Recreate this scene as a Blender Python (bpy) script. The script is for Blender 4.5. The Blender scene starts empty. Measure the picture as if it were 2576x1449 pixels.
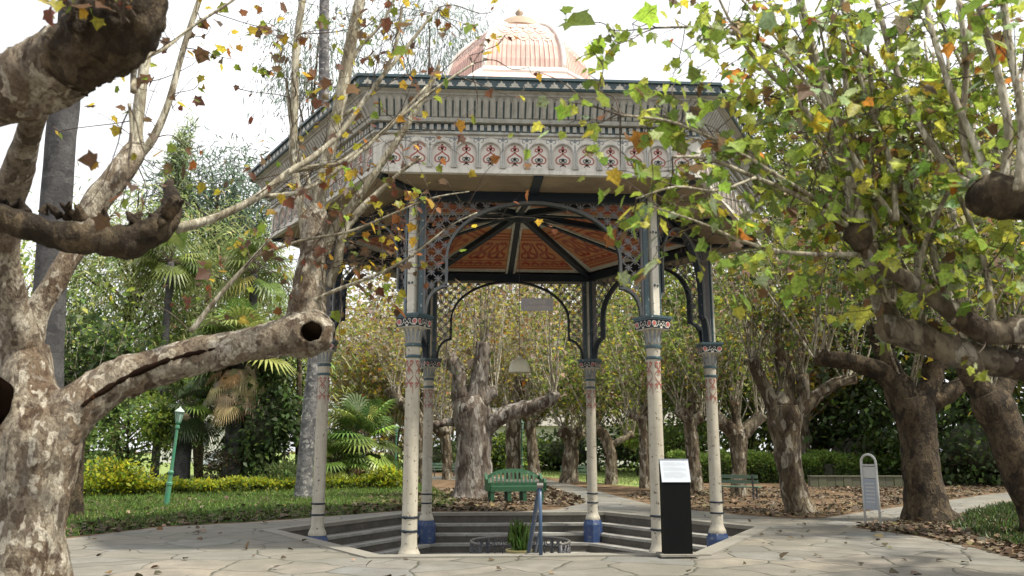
import bpy, math, random
import numpy as np
from mathutils import Vector, Matrix, noise
from mathutils.geometry import tessellate_polygon

rad = math.radians
sc = bpy.context.scene
COL = sc.collection
rng = np.random.default_rng(7)
random.seed(7)
V = Vector

# ------------------------------------------------------------------ camera
CAMZ = 1.498
PITCH = rad(10.84)
F = 2109.4                      # focal length in units of a 2575 px wide frame
cam_d = bpy.data.cameras.new('camera')
cam = bpy.data.objects.new('camera', cam_d)
COL.objects.link(cam)
cam.location = (0, 0, CAMZ)
cam.rotation_euler = (math.pi / 2 + PITCH, 0, 0)
cam_d.sensor_width = 36
cam_d.lens = 36 * F / 2575
cam_d.clip_end = 1500
cam_d.dof.use_dof = True
cam_d.dof.focus_distance = 14.5
cam_d.dof.aperture_fstop = 2.0
sc.camera = cam
CP, SP = math.cos(PITCH), math.sin(PITCH)


def ray(x, y):
    X = (x - 1287.5) / F
    Y = (724.5 - y) / F
    return V((X, CP - Y * SP, SP + Y * CP))


def W(x, y, d):
    """point seen at (x, y) of the photograph, d metres ahead"""
    r = ray(x, y)
    return V((0, 0, CAMZ)) + r * (d / r.y)


def G(x, y, z=0.0):
    r = ray(x, y)
    return V((0, 0, CAMZ)) + r * ((z - CAMZ) / r.z)


# ------------------------------------------------------------------ helpers
def tag(o, label=None, cat=None, group=None, kind=None):
    if label: o['label'] = label
    if cat: o['category'] = cat
    if group: o['group'] = group
    if kind: o['kind'] = kind
    return o


def empty(name, loc=(0, 0, 0), rz=0, label=None, cat=None, group=None):
    o = bpy.data.objects.new(name, None)
    o.empty_display_size = .2
    COL.objects.link(o)
    o.location = loc
    o.rotation_euler = (0, 0, rz)
    return tag(o, label, cat, group)


class MB:
    def __init__(s):
        s.v, s.f, s.m = [], [], []

    def face(s, pts, m=0):
        n = len(s.v)
        s.v += [tuple(p) for p in pts]
        s.f.append(tuple(range(n, n + len(pts))))
        s.m.append(m)

    def add(s, vs, fs, m=0):
        n = len(s.v)
        s.v += [tuple(p) for p in vs]
        s.f += [tuple(i + n for i in f) for f in fs]
        s.m += [m] * len(fs)

    def box(s, c, h, m=0, M=None):
        c = V(c)
        vs = []
        for z in (-1, 1):
            for x, y in ((-1, -1), (1, -1), (1, 1), (-1, 1)):
                p = V((x * h[0], y * h[1], z * h[2]))
                vs.append(c + (M @ p if M else p))
        s.add(vs, [(0, 3, 2, 1), (4, 5, 6, 7), (0, 1, 5, 4), (1, 2, 6, 5), (2, 3, 7, 6), (3, 0, 4, 7)], m)

    def bar(s, p, q, w, h, m=0, up=V((0, 0, 1))):
        p, q = V(p), V(q)
        d = (q - p).normalized()
        x = d.cross(up)
        if x.length < 1e-4: x = d.cross(V((1, 0, 0)))
        x.normalize()
        z = x.cross(d)
        M = Matrix((x, d, z)).transposed()
        s.box((p + q) / 2, (w / 2, (q - p).length / 2, h / 2), m, M)

    def lathe(s, prof, n=24, m=0, o=(0, 0, 0), M=None, cap=True):
        o = V(o)
        vs = []
        for r, z in prof:
            for i in range(n):
                a = 2 * math.pi * (i + .5) / n
                p = V((r * math.cos(a), r * math.sin(a), z))
                vs.append(o + (M @ p if M else p))
        fs = []
        for k in range(len(prof) - 1):
            for i in range(n):
                j = (i + 1) % n
                fs.append((k * n + i, k * n + j, (k + 1) * n + j, (k + 1) * n + i))
        if cap:
            fs.append(tuple(range(n - 1, -1, -1)))
            fs.append(tuple(range((len(prof) - 1) * n, len(prof) * n)))
        s.add(vs, fs, m)

    def tube(s, pts, rs, n=8, m=0, amp=0., freq=3., seed=0, sub=1, cap=True):
        pts = [V(p) for p in pts]
        if sub > 1:
            P, Rr = [], []
            L = len(pts)
            for i in range(L - 1):
                p0, p1, p2, p3 = pts[max(i - 1, 0)], pts[i], pts[i + 1], pts[min(i + 2, L - 1)]
                for k in range(sub):
                    t = k / sub
                    P.append(.5 * (2 * p1 + (p2 - p0) * t + (2 * p0 - 5 * p1 + 4 * p2 - p3) * t * t + (3 * p1 - p0 - 3 * p2 + p3) * t ** 3))
                    tt = t * t * (3 - 2 * t)
                    Rr.append(rs[i] * (1 - tt) + rs[i + 1] * tt)
            P.append(pts[-1]); Rr.append(rs[-1])
            pts, rs = P, Rr
        vs = []
        d = (pts[1] - pts[0]).normalized()
        x = d.orthogonal().normalized()
        for i, p in enumerate(pts):
            a, b = pts[max(i - 1, 0)], pts[min(i + 1, len(pts) - 1)]
            if (b - a).length > 1e-6: d = (b - a).normalized()
            x = (x - d * x.dot(d))
            if x.length < 1e-5: x = d.orthogonal()
            x.normalize()
            y = d.cross(x)
            for k in range(n):
                t = 2 * math.pi * k / n
                u = x * math.cos(t) + y * math.sin(t)
                r = rs[i]
                if amp:
                    q = p + u * r
                    o = V((seed * 3.1, seed * 1.7, 0))
                    qs = V((q.x, q.y, q.z * .5))
                    r *= 1 + amp * (noise.noise(qs * freq + o) + .6 * noise.noise(qs * freq * 2.7 + o) + .35 * noise.noise(qs * freq * 6.5 + o))
                vs.append(p + u * r)
        fs = []
        for i in range(len(pts) - 1):
            for k in range(n):
                j = (k + 1) % n
                fs.append((i * n + k, i * n + j, (i + 1) * n + j, (i + 1) * n + k))
        if cap:
            fs.append(tuple(range(n - 1, -1, -1)))
            fs.append(tuple(range((len(pts) - 1) * n, len(pts) * n)))
        s.add(vs, fs, m)

    def ribbon(s, pts, w, fn, m=0):
        """flat painted stroke: 2-D polyline pts, width w, fn maps (a,b) to 3-D"""
        n = len(pts)
        L, Rr = [], []
        for i in range(n):
            a, b = pts[max(i - 1, 0)], pts[min(i + 1, n - 1)]
            dx, dy = b[0] - a[0], b[1] - a[1]
            l = math.hypot(dx, dy) or 1
            ox, oy = -dy / l * w / 2, dx / l * w / 2
            L.append(fn(pts[i][0] + ox, pts[i][1] + oy))
            Rr.append(fn(pts[i][0] - ox, pts[i][1] - oy))
        vs = L + Rr
        s.add(vs, [(i, i + 1, n + i + 1, n + i) for i in range(n - 1)], m)

    def build(s, name, mats, parent=None, smooth=False):
        me = bpy.data.meshes.new(name)
        me.from_pydata(s.v, [], s.f)
        if not isinstance(mats, (list, tuple)): mats = [mats]
        for m in mats: me.materials.append(m)
        if len(mats) > 1: me.polygons.foreach_set('material_index', s.m)
        if smooth:
            me.polygons.foreach_set('use_smooth', [True] * len(me.polygons))
            if smooth != True: me.set_sharp_from_angle(angle=rad(smooth))
        me.update()
        o = bpy.data.objects.new(name, me)
        COL.objects.link(o)
        if parent: o.parent = parent
        return o


def copy_tree(o, parent=None):
    c = o.copy()
    COL.objects.link(c)
    c.parent = parent
    for ch in o.children: copy_tree(ch, c)
    return c


# ------------------------------------------------------------------ materials
def newmat(name):
    m = bpy.data.materials.new(name)
    m.use_nodes = True
    nt = m.node_tree
    b = nt.nodes['Principled BSDF']
    return m, nt, b


def N(nt, t, **kw):
    n = nt.nodes.new(t)
    for k, v in kw.items():
        if k in n.inputs: n.inputs[k].default_value = v
        else: setattr(n, k, v)
    return n


def ramp(nt, fac, stops, interp='LINEAR'):
    r = nt.nodes.new('ShaderNodeValToRGB')
    r.color_ramp.interpolation = interp
    e = r.color_ramp.elements
    while len(e) < len(stops): e.new(.5)
    for i, (p, c) in enumerate(stops):
        e[i].position = p
        e[i].color = (*c, 1) if len(c) == 3 else c
    nt.links.new(fac, r.inputs[0])
    return r.outputs[0]


def mixc(nt, fac, a, b, mode='MIX'):
    n = nt.nodes.new('ShaderNodeMix')
    n.data_type = 'RGBA'
    n.blend_type = mode
    for i, v in ((0, fac), (6, a), (7, b)):
        if hasattr(v, 'links'): nt.links.new(v, n.inputs[i])
        else: n.inputs[i].default_value = v if i == 0 else (*v, 1)
    return n.outputs[2]


def coords(nt, scale=(1, 1, 1), kind='Object'):
    tc = nt.nodes.new('ShaderNodeTexCoord')
    mp = nt.nodes.new('ShaderNodeMapping')
    mp.inputs['Scale'].default_value = scale
    nt.links.new(tc.outputs[kind], mp.inputs[0])
    return mp.outputs[0]


def ntex(nt, co, scale, detail=4, rough=.55):
    n = N(nt, 'ShaderNodeTexNoise', Scale=scale, Detail=detail, Roughness=rough)
    nt.links.new(co, n.inputs['Vector'])
    return n.outputs['Fac']


def bump(nt, b, h, strength=.4, dist=.02):
    n = N(nt, 'ShaderNodeBump', Strength=strength, Distance=dist)
    nt.links.new(h, n.inputs['Height'])
    nt.links.new(n.outputs[0], b.inputs['Normal'])


def paint(name, col, rough=.55, var=.25, scale=4., chip=0., chipcol=(.12, .09, .07), dirt=(.25, .23, .18), dirtamt=.35, kind='Object', spec=.5, streak=0.):
    m, nt, b = newmat(name)
    co = coords(nt, kind=kind)
    f = ntex(nt, co, scale, 6, .6)
    c = mixc(nt, ramp(nt, f, [(.35, (0, 0, 0)), (.75, (dirtamt,) * 3)]), col, dirt)
    f2 = ntex(nt, co, scale * 6, 3)
    c = mixc(nt, ramp(nt, f2, [(.3, (0, 0, 0)), (.8, (var,) * 3)]), c, tuple(x * .55 for x in col))
    if streak:
        cs = coords(nt, (5, 5, .5), kind)
        f4 = ntex(nt, cs, 2.2, 5, .65)
        c = mixc(nt, ramp(nt, f4, [(.42, (0, 0, 0)), (.72, (streak,) * 3)]), c, tuple(x * .28 for x in dirt))
    if chip:
        f3 = ntex(nt, co, 14, 5, .7)
        k = ramp(nt, f3, [(.64 - chip, (0, 0, 0)), (.66 - chip, (1, 1, 1))])
        c = mixc(nt, k, c, chipcol)
        bump(nt, b, f3, .25, .004)
    nt.links.new(c, b.inputs['Base Color'])
    b.inputs['Roughness'].default_value = rough
    b.inputs['Specular IOR Level'].default_value = spec
    return m


def bark(name, stops, scale=5., stretch=.45, bs=.6, fine=22., bd=.03, flake=None, dark=(.03, .02, .014), fs=3.6):
    """mottled bark: plates of different age (stops), pale flaked spots, dark fissures"""
    m, nt, b = newmat(name)
    co = coords(nt, (1, 1, stretch))
    wn = N(nt, 'ShaderNodeTexNoise', Scale=scale * 1.6, Detail=4.)
    nt.links.new(co, wn.inputs['Vector'])
    vm = N(nt, 'ShaderNodeVectorMath', operation='MULTIPLY_ADD')
    nt.links.new(wn.outputs['Color'], vm.inputs[0])
    vm.inputs[1].default_value = (.3, .3, .3)
    nt.links.new(co, vm.inputs[2])
    f = ntex(nt, vm.outputs[0], scale, 5, .6)
    c = ramp(nt, f, stops)
    v0 = N(nt, 'ShaderNodeTexVoronoi', Scale=scale * 1.3)
    nt.links.new(vm.outputs[0], v0.inputs['Vector'])
    s0 = nt.nodes.new('ShaderNodeSeparateColor')
    nt.links.new(v0.outputs['Color'], s0.inputs[0])
    c = mixc(nt, .45, c, ramp(nt, s0.outputs[1], stops), 'MIX')
    h = s0.outputs[1]
    if flake:
        vo = N(nt, 'ShaderNodeTexVoronoi', Scale=scale * fs)
        nt.links.new(vm.outputs[0], vo.inputs['Vector'])
        sp = nt.nodes.new('ShaderNodeSeparateColor')
        nt.links.new(vo.outputs['Color'], sp.inputs[0])
        c = mixc(nt, ramp(nt, sp.outputs[0], [(.78, (0,) * 3), (.80, (.85,) * 3)]), c, flake)
        c = mixc(nt, ramp(nt, sp.outputs[1], [(.80, (0,) * 3), (.82, (.6,) * 3)]), c, dark)
        h = sp.outputs[0]
    f2 = ntex(nt, co, fine, 6, .7)
    c = mixc(nt, ramp(nt, f2, [(.32, (.8,) * 3), (.55, (0,) * 3)]), c, dark)
    f3 = ntex(nt, vm.outputs[0], scale * 2.2, 4, .6)
    c = mixc(nt, ramp(nt, f3, [(.34, (.85,) * 3), (.44, (0,) * 3)]), c, dark)
    nt.links.new(c, b.inputs['Base Color'])
    b.inputs['Roughness'].default_value = .85
    b.inputs['Specular IOR Level'].default_value = .25
    ad = N(nt, 'ShaderNodeMath', operation='ADD')
    nt.links.new(f2, ad.inputs[0])
    nt.links.new(f3, ad.inputs[1])
    ad2 = N(nt, 'ShaderNodeMath', operation='MULTIPLY_ADD')
    nt.links.new(h, ad2.inputs[0]); ad2.inputs[1].default_value = .35
    nt.links.new(ad.outputs[0], ad2.inputs[2])
    bump(nt, b, ad2.outputs[0], bs, bd)
    return m


def leafmat(name, trans=.35, rough=.5):
    m, nt, b = newmat(name)
    at = N(nt, 'ShaderNodeAttribute', attribute_name='leafcol')
    co = coords(nt)
    lf = ntex(nt, co, 38., 3, .6)
    lc = mixc(nt, ramp(nt, lf, [(.56, (0,) * 3), (.66, (.65,) * 3)]), at.outputs['Color'], (.16, .085, .03))
    lf2 = ntex(nt, co, 60., 2, .5)
    lc = mixc(nt, ramp(nt, lf2, [(.35, (.45,) * 3), (.6, (0,) * 3)]), lc, (.03, .045, .012))
    nt.links.new(lc, b.inputs['Base Color'])
    b.inputs['Roughness'].default_value = rough
    b.inputs['Specular IOR Level'].default_value = .35
    tr = nt.nodes.new('ShaderNodeBsdfTranslucent')
    g = nt.nodes.new('ShaderNodeGamma')
    g.inputs[1].default_value = .85
    nt.links.new(lc, g.inputs[0])
    nt.links.new(g.outputs[0], tr.inputs[0])
    mx = nt.nodes.new('ShaderNodeMixShader')
    mx.inputs[0].default_value = trans
    nt.links.new(b.outputs[0], mx.inputs[1])
    nt.links.new(tr.outputs[0], mx.inputs[2])
    nt.links.new(mx.outputs[0], nt.nodes['Material Output'].inputs[0])
    return m


M = {}
M['cream'] = paint('cream_paint', (.56, .54, .46), .5, .25, 3, .03, streak=.3)
M['column'] = paint('column_paint', (.44, .415, .34), .5, .3, 2.2, .03, (.10, .075, .055), (.26, .21, .14), .5, streak=.28)
M['greycream'] = paint('grey_cream_paint', (.36, .36, .33), .5, .25, 3, .0, streak=.5)
M['frieze'] = paint('frieze_paint', (.62, .60, .535), .5, .15, 2, .0, streak=.35)
M['panel'] = paint('panel_paint', (.64, .59, .53), .5, .15, 3, .0, streak=.25)
M['teal'] = paint('teal_paint', (.025, .06, .075), .4, .3, 5, .02, (.3, .3, .27), (.08, .1, .1))
M['navy'] = paint('navy_paint', (.011, .020, .032), .5, .3, 5, 0, dirt=(.03, .03, .03), spec=.25)
M['rimgrey'] = paint('dull_rim_paint', (.085, .10, .11), .5, .3, 4, 0)
M['blue'] = paint('blue_paint', (.014, .040, .13), .5, .3, 5, .06, (.1, .12, .15), (.05, .08, .15))
M['railblue'] = paint('rail_blue_paint', (.035, .075, .15), .4, .3, 6, .02, (.2, .12, .08), (.05, .07, .1))
M['red'] = paint('red_ornament_paint', (.30, .065, .045), .5, .3, 8, 0)
M['medal'] = paint('medallion_red', (.34, .05, .05), .4, .3, 8, 0)
M['redbrown'] = paint('red_brown_ornament_paint', (.22, .07, .045), .5, .3, 8, 0)
M['greenorn'] = paint('dark_green_ornament_paint', (.05, .075, .07), .5, .3, 8, 0)
M['greyorn'] = paint('grey_blue_ornament_paint', (.16, .19, .21), .5, .3, 8, 0)
M['lattice'] = paint('lattice_paint', (.15, .15, .165), .5, .3, 6, 0)
M['soffit'] = paint('soffit_plaster', (.30, .235, .145), .7, .4, 1.5, .0, dirt=(.10, .07, .05), dirtamt=.9)
M['ochre'] = paint('ochre_ceiling_paint', (.50, .22, .085), .7, .3, 2, 0, dirt=(.2, .1, .05), dirtamt=.5)
M['rust'] = paint('rust_ceiling_ornament', (.30, .032, .012), .7, .3, 4, 0)
M['terra'] = paint('terracotta_roof_paint', (.68, .45, .385), .6, .3, 2.5, 0, dirt=(.66, .52, .46), dirtamt=.8, streak=.5)
M['scallop'] = paint('faded_scallop_paint', (.68, .50, .42), .6, .3, 3, 0, dirtamt=.5)
M['ribwhite'] = paint('white_rib_paint', (.75, .73, .69), .5, .2, 3)
M['bronze'] = paint('old_metal_cap', (.35, .25, .17), .5, .3, 4)
M['black'] = paint('black_coating', (.003, .0035, .004), .6, .2, 3, 0, dirt=(.006, .006, .006), spec=.12)
M['white'] = paint('white_panel', (.46, .51, .58), .35, .1, 3, 0)
M['inkgrey'] = paint('grey_print', (.30, .34, .40), .5, .1, 3, 0)
M['metalgrey'] = paint('grey_galvanised', (.50, .51, .50), .45, .2, 5, 0)
M['board'] = paint('board_grey', (.62, .66, .76), .5, .15, 3, 0)
M['letter'] = paint('pale_lettering', (.90, .90, .88), .5, .1, 3, 0)
M['benchgreen'] = paint('bench_green_paint', (.013, .070, .029), .45, .35, 5, .02, (.1, .14, .09), (.04, .12, .06))
M['benchold'] = paint('weathered_bench_green', (.07, .15, .10), .6, .4, 5, .03, (.12, .12, .09))
M['lampgreen'] = paint('lamp_post_green_paint', (.035, .20, .115), .4, .3, 5, 0)
M['lampcap'] = paint('faded_lamp_cap', (.33, .43, .38), .5, .3, 6)
M['lampdark'] = paint('dark_lamp_green_paint', (.02, .095, .055), .4, .3, 5, 0)
M['glass'] = paint('milky_lamp_glass', (.30, .42, .38), .2, .1, 3, 0)
M['shade'] = paint('lamp_shade_enamel', (.50, .49, .36), .35, .15, 3, 0, dirtamt=.2)
M['iron'] = paint('old_dark_iron', (.025, .03, .045), .5, .4, 6, .02, (.3, .3, .3))
M['ironrim'] = paint('worn_iron_rim', (.13, .12, .115), .5, .4, 6, .03)
M['pot'] = paint('clay_pot', (.42, .33, .22), .7, .4, 6, .02)
M['potrim'] = paint('yellow_pot_rim', (.42, .36, .12), .6, .3, 6)
M['soil'] = paint('dark_soil', (.05, .035, .025), .9, .4, 9)
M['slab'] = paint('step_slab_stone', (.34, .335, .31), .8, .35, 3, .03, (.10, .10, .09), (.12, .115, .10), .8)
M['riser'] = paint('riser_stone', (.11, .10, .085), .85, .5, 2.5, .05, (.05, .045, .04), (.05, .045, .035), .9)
M['kerb'] = paint('kerb_stone', (.21, .20, .17), .8, .35, 2.5, .02, (.14, .13, .11), (.16, .15, .12), .7)
M['wall'] = paint('pale_house_wall', (.62, .62, .60), .8, .2, 1, 0)
M['oldwall'] = paint('mossy_stone_wall', (.085, .08, .058), .9, .5, 2.5, .05, (.07, .08, .04), (.08, .10, .04), .8)
M['roofgrey'] = paint('grey_house_roof', (.25, .24, .22), .8, .3, 2)
M['glassdark'] = paint('dark_window_glass', (.05, .06, .07), .1, .1, 2)
M['carpaint'] = paint('pale_blue_car_paint', (.45, .50, .58), .25, .1, 2)
M['rubber'] = paint('tyre_rubber', (.02, .02, .02), .8, .2, 6)
M['rock'] = paint('grey_boulder', (.10, .09, .075), .9, .4, 2, .04, (.1, .1, .09))
M['hollow'] = paint('rotten_hollow_shade', (.004, .0025, .0015), .95, .4, 9, spec=.0, dirt=(.008, .005, .004))  # rotten wood, its near-black colour stands for the shade inside
M['rot'] = paint('rotten_crack_shade', (.012, .007, .005), .95, .5, 9, .02, (.12, .035, .015), dirt=(.03, .018, .01), spec=.02)  # rot, darkened so a raised strip takes on the shade of a slit
M['core'] = paint('dark_block_fill', (.018, .026, .010), .95, .5, 6)  # dark fill for the solid cores added to block light through foliage
M['dead'] = paint('dry_frond', (.34, .25, .16), .9, .3, 6)

M['bark_near'] = bark('plane_bark_mottled', [(.34, (.15, .105, .068)), (.42, (.25, .195, .135)), (.48, (.31, .26, .19)), (.53, (.215, .18, .135)), (.58, (.35, .31, .235)), (.64, (.45, .41, .32))], 3.4, .6, 1., 40, .045, (.57, .525, .43), (.055, .032, .019), 5.2)
M['bark_dark'] = bark('plane_bark_dark', [(.34, (.014, .011, .007)), (.45, (.038, .029, .018)), (.54, (.072, .055, .033)), (.64, (.14, .105, .062))], 5., .6, 1., 18, .05)
M['bark_mid'] = bark('plane_bark_brown', [(.34, (.036, .025, .014)), (.43, (.088, .064, .037)), (.50, (.145, .11, .066)), (.55, (.10, .081, .052)), (.62, (.26, .225, .16))], 2.6, .4, .9, 16, .05, (.33, .30, .24), (.025, .016, .011))
M['bark_grey'] = bark('plane_bark_grey', [(.34, (.06, .045, .034)), (.43, (.15, .125, .10)), (.50, (.22, .20, .17)), (.55, (.14, .10, .07)), (.62, (.30, .28, .25))], 2.6, .3, .9, 14, .06, (.36, .34, .30), (.035, .02, .013))
M['bark_shoot'] = bark('pale_shoot_bark', [(.36, (.15, .13, .085)), (.45, (.27, .245, .175)), (.55, (.35, .325, .24)), (.66, (.46, .44, .345))], 7., .3, .3, 30, .01, (.50, .48, .39), (.09, .07, .045))
M['bark_twig'] = bark('twig_bark', [(.38, (.05, .036, .026)), (.60, (.13, .105, .08))], 9., .3, .2, 30, .005)
M['bark_palm'] = bark('palm_bark', [(.36, (.032, .032, .034)), (.48, (.055, .054, .055)), (.60, (.085, .083, .082))], 3., 1.3, .5, 26, .02, None, (.025, .025, .026))
M['bark_palm_grey'] = bark('grey_palm_bark', [(.36, (.07, .07, .075)), (.48, (.11, .11, .115)), (.60, (.19, .185, .18))], 3., 1.3, .5, 26, .02, (.30, .295, .28), (.05, .05, .052))
M['leaf'] = leafmat('leaf_blade', .55)
M['grass'] = leafmat('grass_blade', .25)
M['dry'] = leafmat('dry_leaf', .08, .75)
M['palmleaf'] = leafmat('palm_leaf', .22, .4)


def flagstones():
    m, nt, b = newmat('flagstone_paving')
    co = coords(nt, (1, 1, 1))
    wn = N(nt, 'ShaderNodeTexNoise', Scale=.9, Detail=2.)
    nt.links.new(co, wn.inputs['Vector'])
    vm = N(nt, 'ShaderNodeVectorMath', operation='MULTIPLY_ADD')
    nt.links.new(wn.outputs['Color'], vm.inputs[0])
    vm.inputs[1].default_value = (.7, .7, 0)
    nt.links.new(co, vm.inputs[2])
    v1 = N(nt, 'ShaderNodeTexVoronoi', feature='DISTANCE_TO_EDGE', Scale=1.12)
    v2 = N(nt, 'ShaderNodeTexVoronoi', Scale=1.12)
    for v in (v1, v2):
        v.voronoi_dimensions = '2D'
        nt.links.new(vm.outputs[0], v.inputs['Vector'])
    sp = nt.nodes.new('ShaderNodeSeparateColor')
    nt.links.new(v2.outputs['Color'], sp.inputs[0])
    c = ramp(nt, sp.outputs[0], [(0, (.125, .122, .11)), (.3, (.22, .20, .165)), (.5, (.165, .172, .17)), (.7, (.265, .225, .17)), (.85, (.19, .185, .165)), (1, (.24, .235, .22))])
    f = ntex(nt, co, 2.2, 6, .65)
    c = mixc(nt, ramp(nt, f, [(.35, (.7,) * 3), (.65, (0,) * 3)]), c, (.095, .09, .074))
    f2 = ntex(nt, co, 26, 4, .6)
    c = mixc(nt, ramp(nt, f2, [(.35, (.4,) * 3), (.6, (0,) * 3)]), c, (.11, .10, .08))
    f5 = ntex(nt, co, .35, 4, .6)
    c = mixc(nt, ramp(nt, f5, [(.36, (.6,) * 3), (.56, (0,) * 3)]), c, (.10, .10, .075))
    # joints, some of them filled and faint
    fj = ntex(nt, co, .8, 2)
    j = ramp(nt, v1.outputs['Distance'], [(.006, (1, 1, 1)), (.024, (0, 0, 0))])
    jm = mixc(nt, 1., j, ramp(nt, fj, [(.36, (.35,) * 3), (.55, (1,) * 3)]), 'MULTIPLY')
    c = mixc(nt, jm, c, (.032, .032, .018))
    nt.links.new(c, b.inputs['Base Color'])
    b.inputs['Roughness'].default_value = .72
    h = ramp(nt, v1.outputs['Distance'], [(.0, (0,) * 3), (.05, (1,) * 3)])
    ad = N(nt, 'ShaderNodeMath', operation='MULTIPLY_ADD')
    nt.links.new(f2, ad.inputs[0]); ad.inputs[1].default_value = .35
    nt.links.new(h, ad.inputs[2])
    ad3 = N(nt, 'ShaderNodeMath', operation='MULTIPLY_ADD')
    nt.links.new(f, ad3.inputs[0]); ad3.inputs[1].default_value = 1.2
    nt.links.new(ad.outputs[0], ad3.inputs[2])
    bump(nt, b, ad3.outputs[0], .8, .02)
    return m


def groundmat(name, stops, scale=1.5, fine=30.):
    m, nt, b = newmat(name)
    co = coords(nt)
    f = ntex(nt, co, scale, 6, .65)
    f2 = ntex(nt, co, fine, 5, .7)
    ad = N(nt, 'ShaderNodeMath', operation='MULTIPLY_ADD')
    nt.links.new(f2, ad.inputs[0]); ad.inputs[1].default_value = .8
    sb = N(nt, 'ShaderNodeMath', operation='SUBTRACT')
    nt.links.new(f, sb.inputs[0]); sb.inputs[1].default_value = .4
    nt.links.new(sb.outputs[0], ad.inputs[2])
    nt.links.new(ramp(nt, ad.outputs[0], stops), b.inputs['Base Color'])
    b.inputs['Roughness'].default_value = .95
    b.inputs['Specular IOR Level'].default_value = .1
    bump(nt, b, f2, .8, .04)
    return m


M['flag'] = flagstones()
M['ground'] = groundmat('leaf_strewn_soil', [(.3, (.035, .025, .017)), (.45, (.09, .06, .036)), (.55, (.15, .10, .06)), (.7, (.22, .16, .10))])
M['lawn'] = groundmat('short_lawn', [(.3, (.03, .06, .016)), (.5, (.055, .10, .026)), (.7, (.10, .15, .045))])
M['lawnfar'] = groundmat('sunlit_tint_lawn', [(.3, (.10, .15, .045)), (.5, (.17, .23, .07)), (.7, (.28, .30, .12))], 1., 12.)  # greens lifted so the colour carries the sunlight on the far grass

# ------------------------------------------------------------------ leaves
def template(kind):
    if kind == 'plane':       # five-lobed plane leaf, folded along the midrib
        r = [(.13, -.04), (.40, -.06), (.36, .17), (.60, .42), (.37, .50), (.26, .70)]
        vs = [(0, 0, 0), (0, 1, -.24)]
        R_ = [(x, y, .34 * x - .22 * y * y - .45 * x * x) for x, y in r]
        L_ = [(-x, y, .34 * x - .22 * y * y - .45 * x * x) for x, y in r]
        vs += R_ + L_
        return np.array(vs), [(0, 2, 3, 4, 5, 6, 7, 1), (1, 13, 12, 11, 10, 9, 8, 0)]
    if kind == 'lobed':
        return np.array([(0, 0, 0), (.5, .22, .08), (.2, .42, .02), (0, 1, -.1), (-.2, .42, .02), (-.5, .22, .08)]), [(0, 1, 2, 3, 4, 5)]
    if kind == 'oval':
        return np.array([(0, 0, 0), (.3, .4, .06), (0, 1, -.08), (-.3, .4, .06)]), [(0, 1, 2, 3)]
    if kind == 'blade':
        return np.array([(-.06, 0, 0), (.06, 0, 0), (.03, .6, .05), (0, 1, -.1), (-.03, .6, .05)]), [(0, 1, 2, 3, 4)]
    if kind == 'curl':
        return np.array([(0, 0, 0), (.35, .2, .22), (.25, .7, .18), (0, 1, .05), (-.3, .6, .2), (-.4, .2, .18)]), [(0, 1, 2, 3, 4, 5)]


def unit(a):
    return a / np.maximum(np.linalg.norm(a, axis=1, keepdims=True), 1e-9)


def leaves(name, P, size, D, Nn, C, kind, mat, parent=None):
    P = np.asarray(P, float)
    n = len(P)
    T, faces = template(kind)
    D = unit(np.asarray(D, float))
    X = unit(np.cross(D, Nn))
    Z = np.cross(X, D)
    size = np.asarray(size, float).reshape(-1, 1, 1)
    vs = P[:, None, :] + size * (T[None, :, 0:1] * X[:, None] + T[None, :, 1:2] * D[:, None] + T[None, :, 2:3] * Z[:, None])
    k = len(T)
    vs = vs.reshape(-1, 3)
    lens = [len(f) for f in faces]
    base = np.concatenate([np.array(f) for f in faces])
    loops = (np.arange(n)[:, None] * k + base[None]).reshape(-1)
    tot = np.tile(np.array(lens), n)
    start = np.concatenate([[0], np.cumsum(tot)[:-1]])
    me = bpy.data.meshes.new(name)
    me.vertices.add(len(vs))
    me.vertices.foreach_set('co', vs.astype(np.float32).reshape(-1))
    me.loops.add(len(loops))
    me.loops.foreach_set('vertex_index', loops.astype(np.int32))
    me.polygons.add(len(tot))
    me.polygons.foreach_set('loop_start', start.astype(np.int32))
    at = me.attributes.new('leafcol', 'FLOAT_COLOR', 'FACE')
    cc = np.ones((n, len(faces), 4), np.float32)
    cc[:, :, :3] = np.asarray(C)[:, None, :]
    at.data.foreach_set('color', cc.reshape(-1))
    me.materials.append(mat)
    me.update(calc_edges=True)
    me.validate()
    o = bpy.data.objects.new(name, me)
    COL.objects.link(o)
    if parent: o.parent = parent
    return o


def pal(entries, n, jit=.22, r=rng):
    w = np.array([e[0] for e in entries], float)
    c = np.array([e[1] for e in entries], float)
    i = r.choice(len(w), n, p=w / w.sum())
    k = np.exp(r.normal(0, jit, (n, 1)))
    return np.clip(c[i] * k * np.exp(r.normal(0, .08, (n, 3))), .004, .75)


GREEN = (.085, .15, .022); LIME = (.20, .27, .030); YEL = (.46, .36, .03); GOLD = (.46, .24, .02)
ORA = (.40, .13, .02); RED = (.20, .045, .022); BRN = (.14, .075, .04); PALE = (.36, .27, .19); DGRN = (.03, .062, .018)
GREY = (.30, .28, .23)
P_RIGHT = [(24, (.16, .25, .035)), (38, (.31, .41, .05)), (14, (.48, .49, .06)), (4, YEL), (2, ORA), (8, BRN), (10, (.32, .42, .21))]
P_LEFT = [(22, LIME), (22, YEL), (6, GOLD), (9, (.28, .09, .022)), (14, (.13, .036, .022)), (27, (.11, .06, .035))]
P_MIDR = [(34, (.11, .17, .03)), (26, (.24, .30, .04)), (10, YEL), (10, BRN), (8, PALE), (12, DGRN)]
P_AUT = [(22, (.26, .30, .05)), (20, YEL), (14, BRN), (22, (.42, .34, .25)), (10, GREEN), (5, ORA), (10, (.25, .20, .12)), (8, (.40, .37, .31))]
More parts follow.
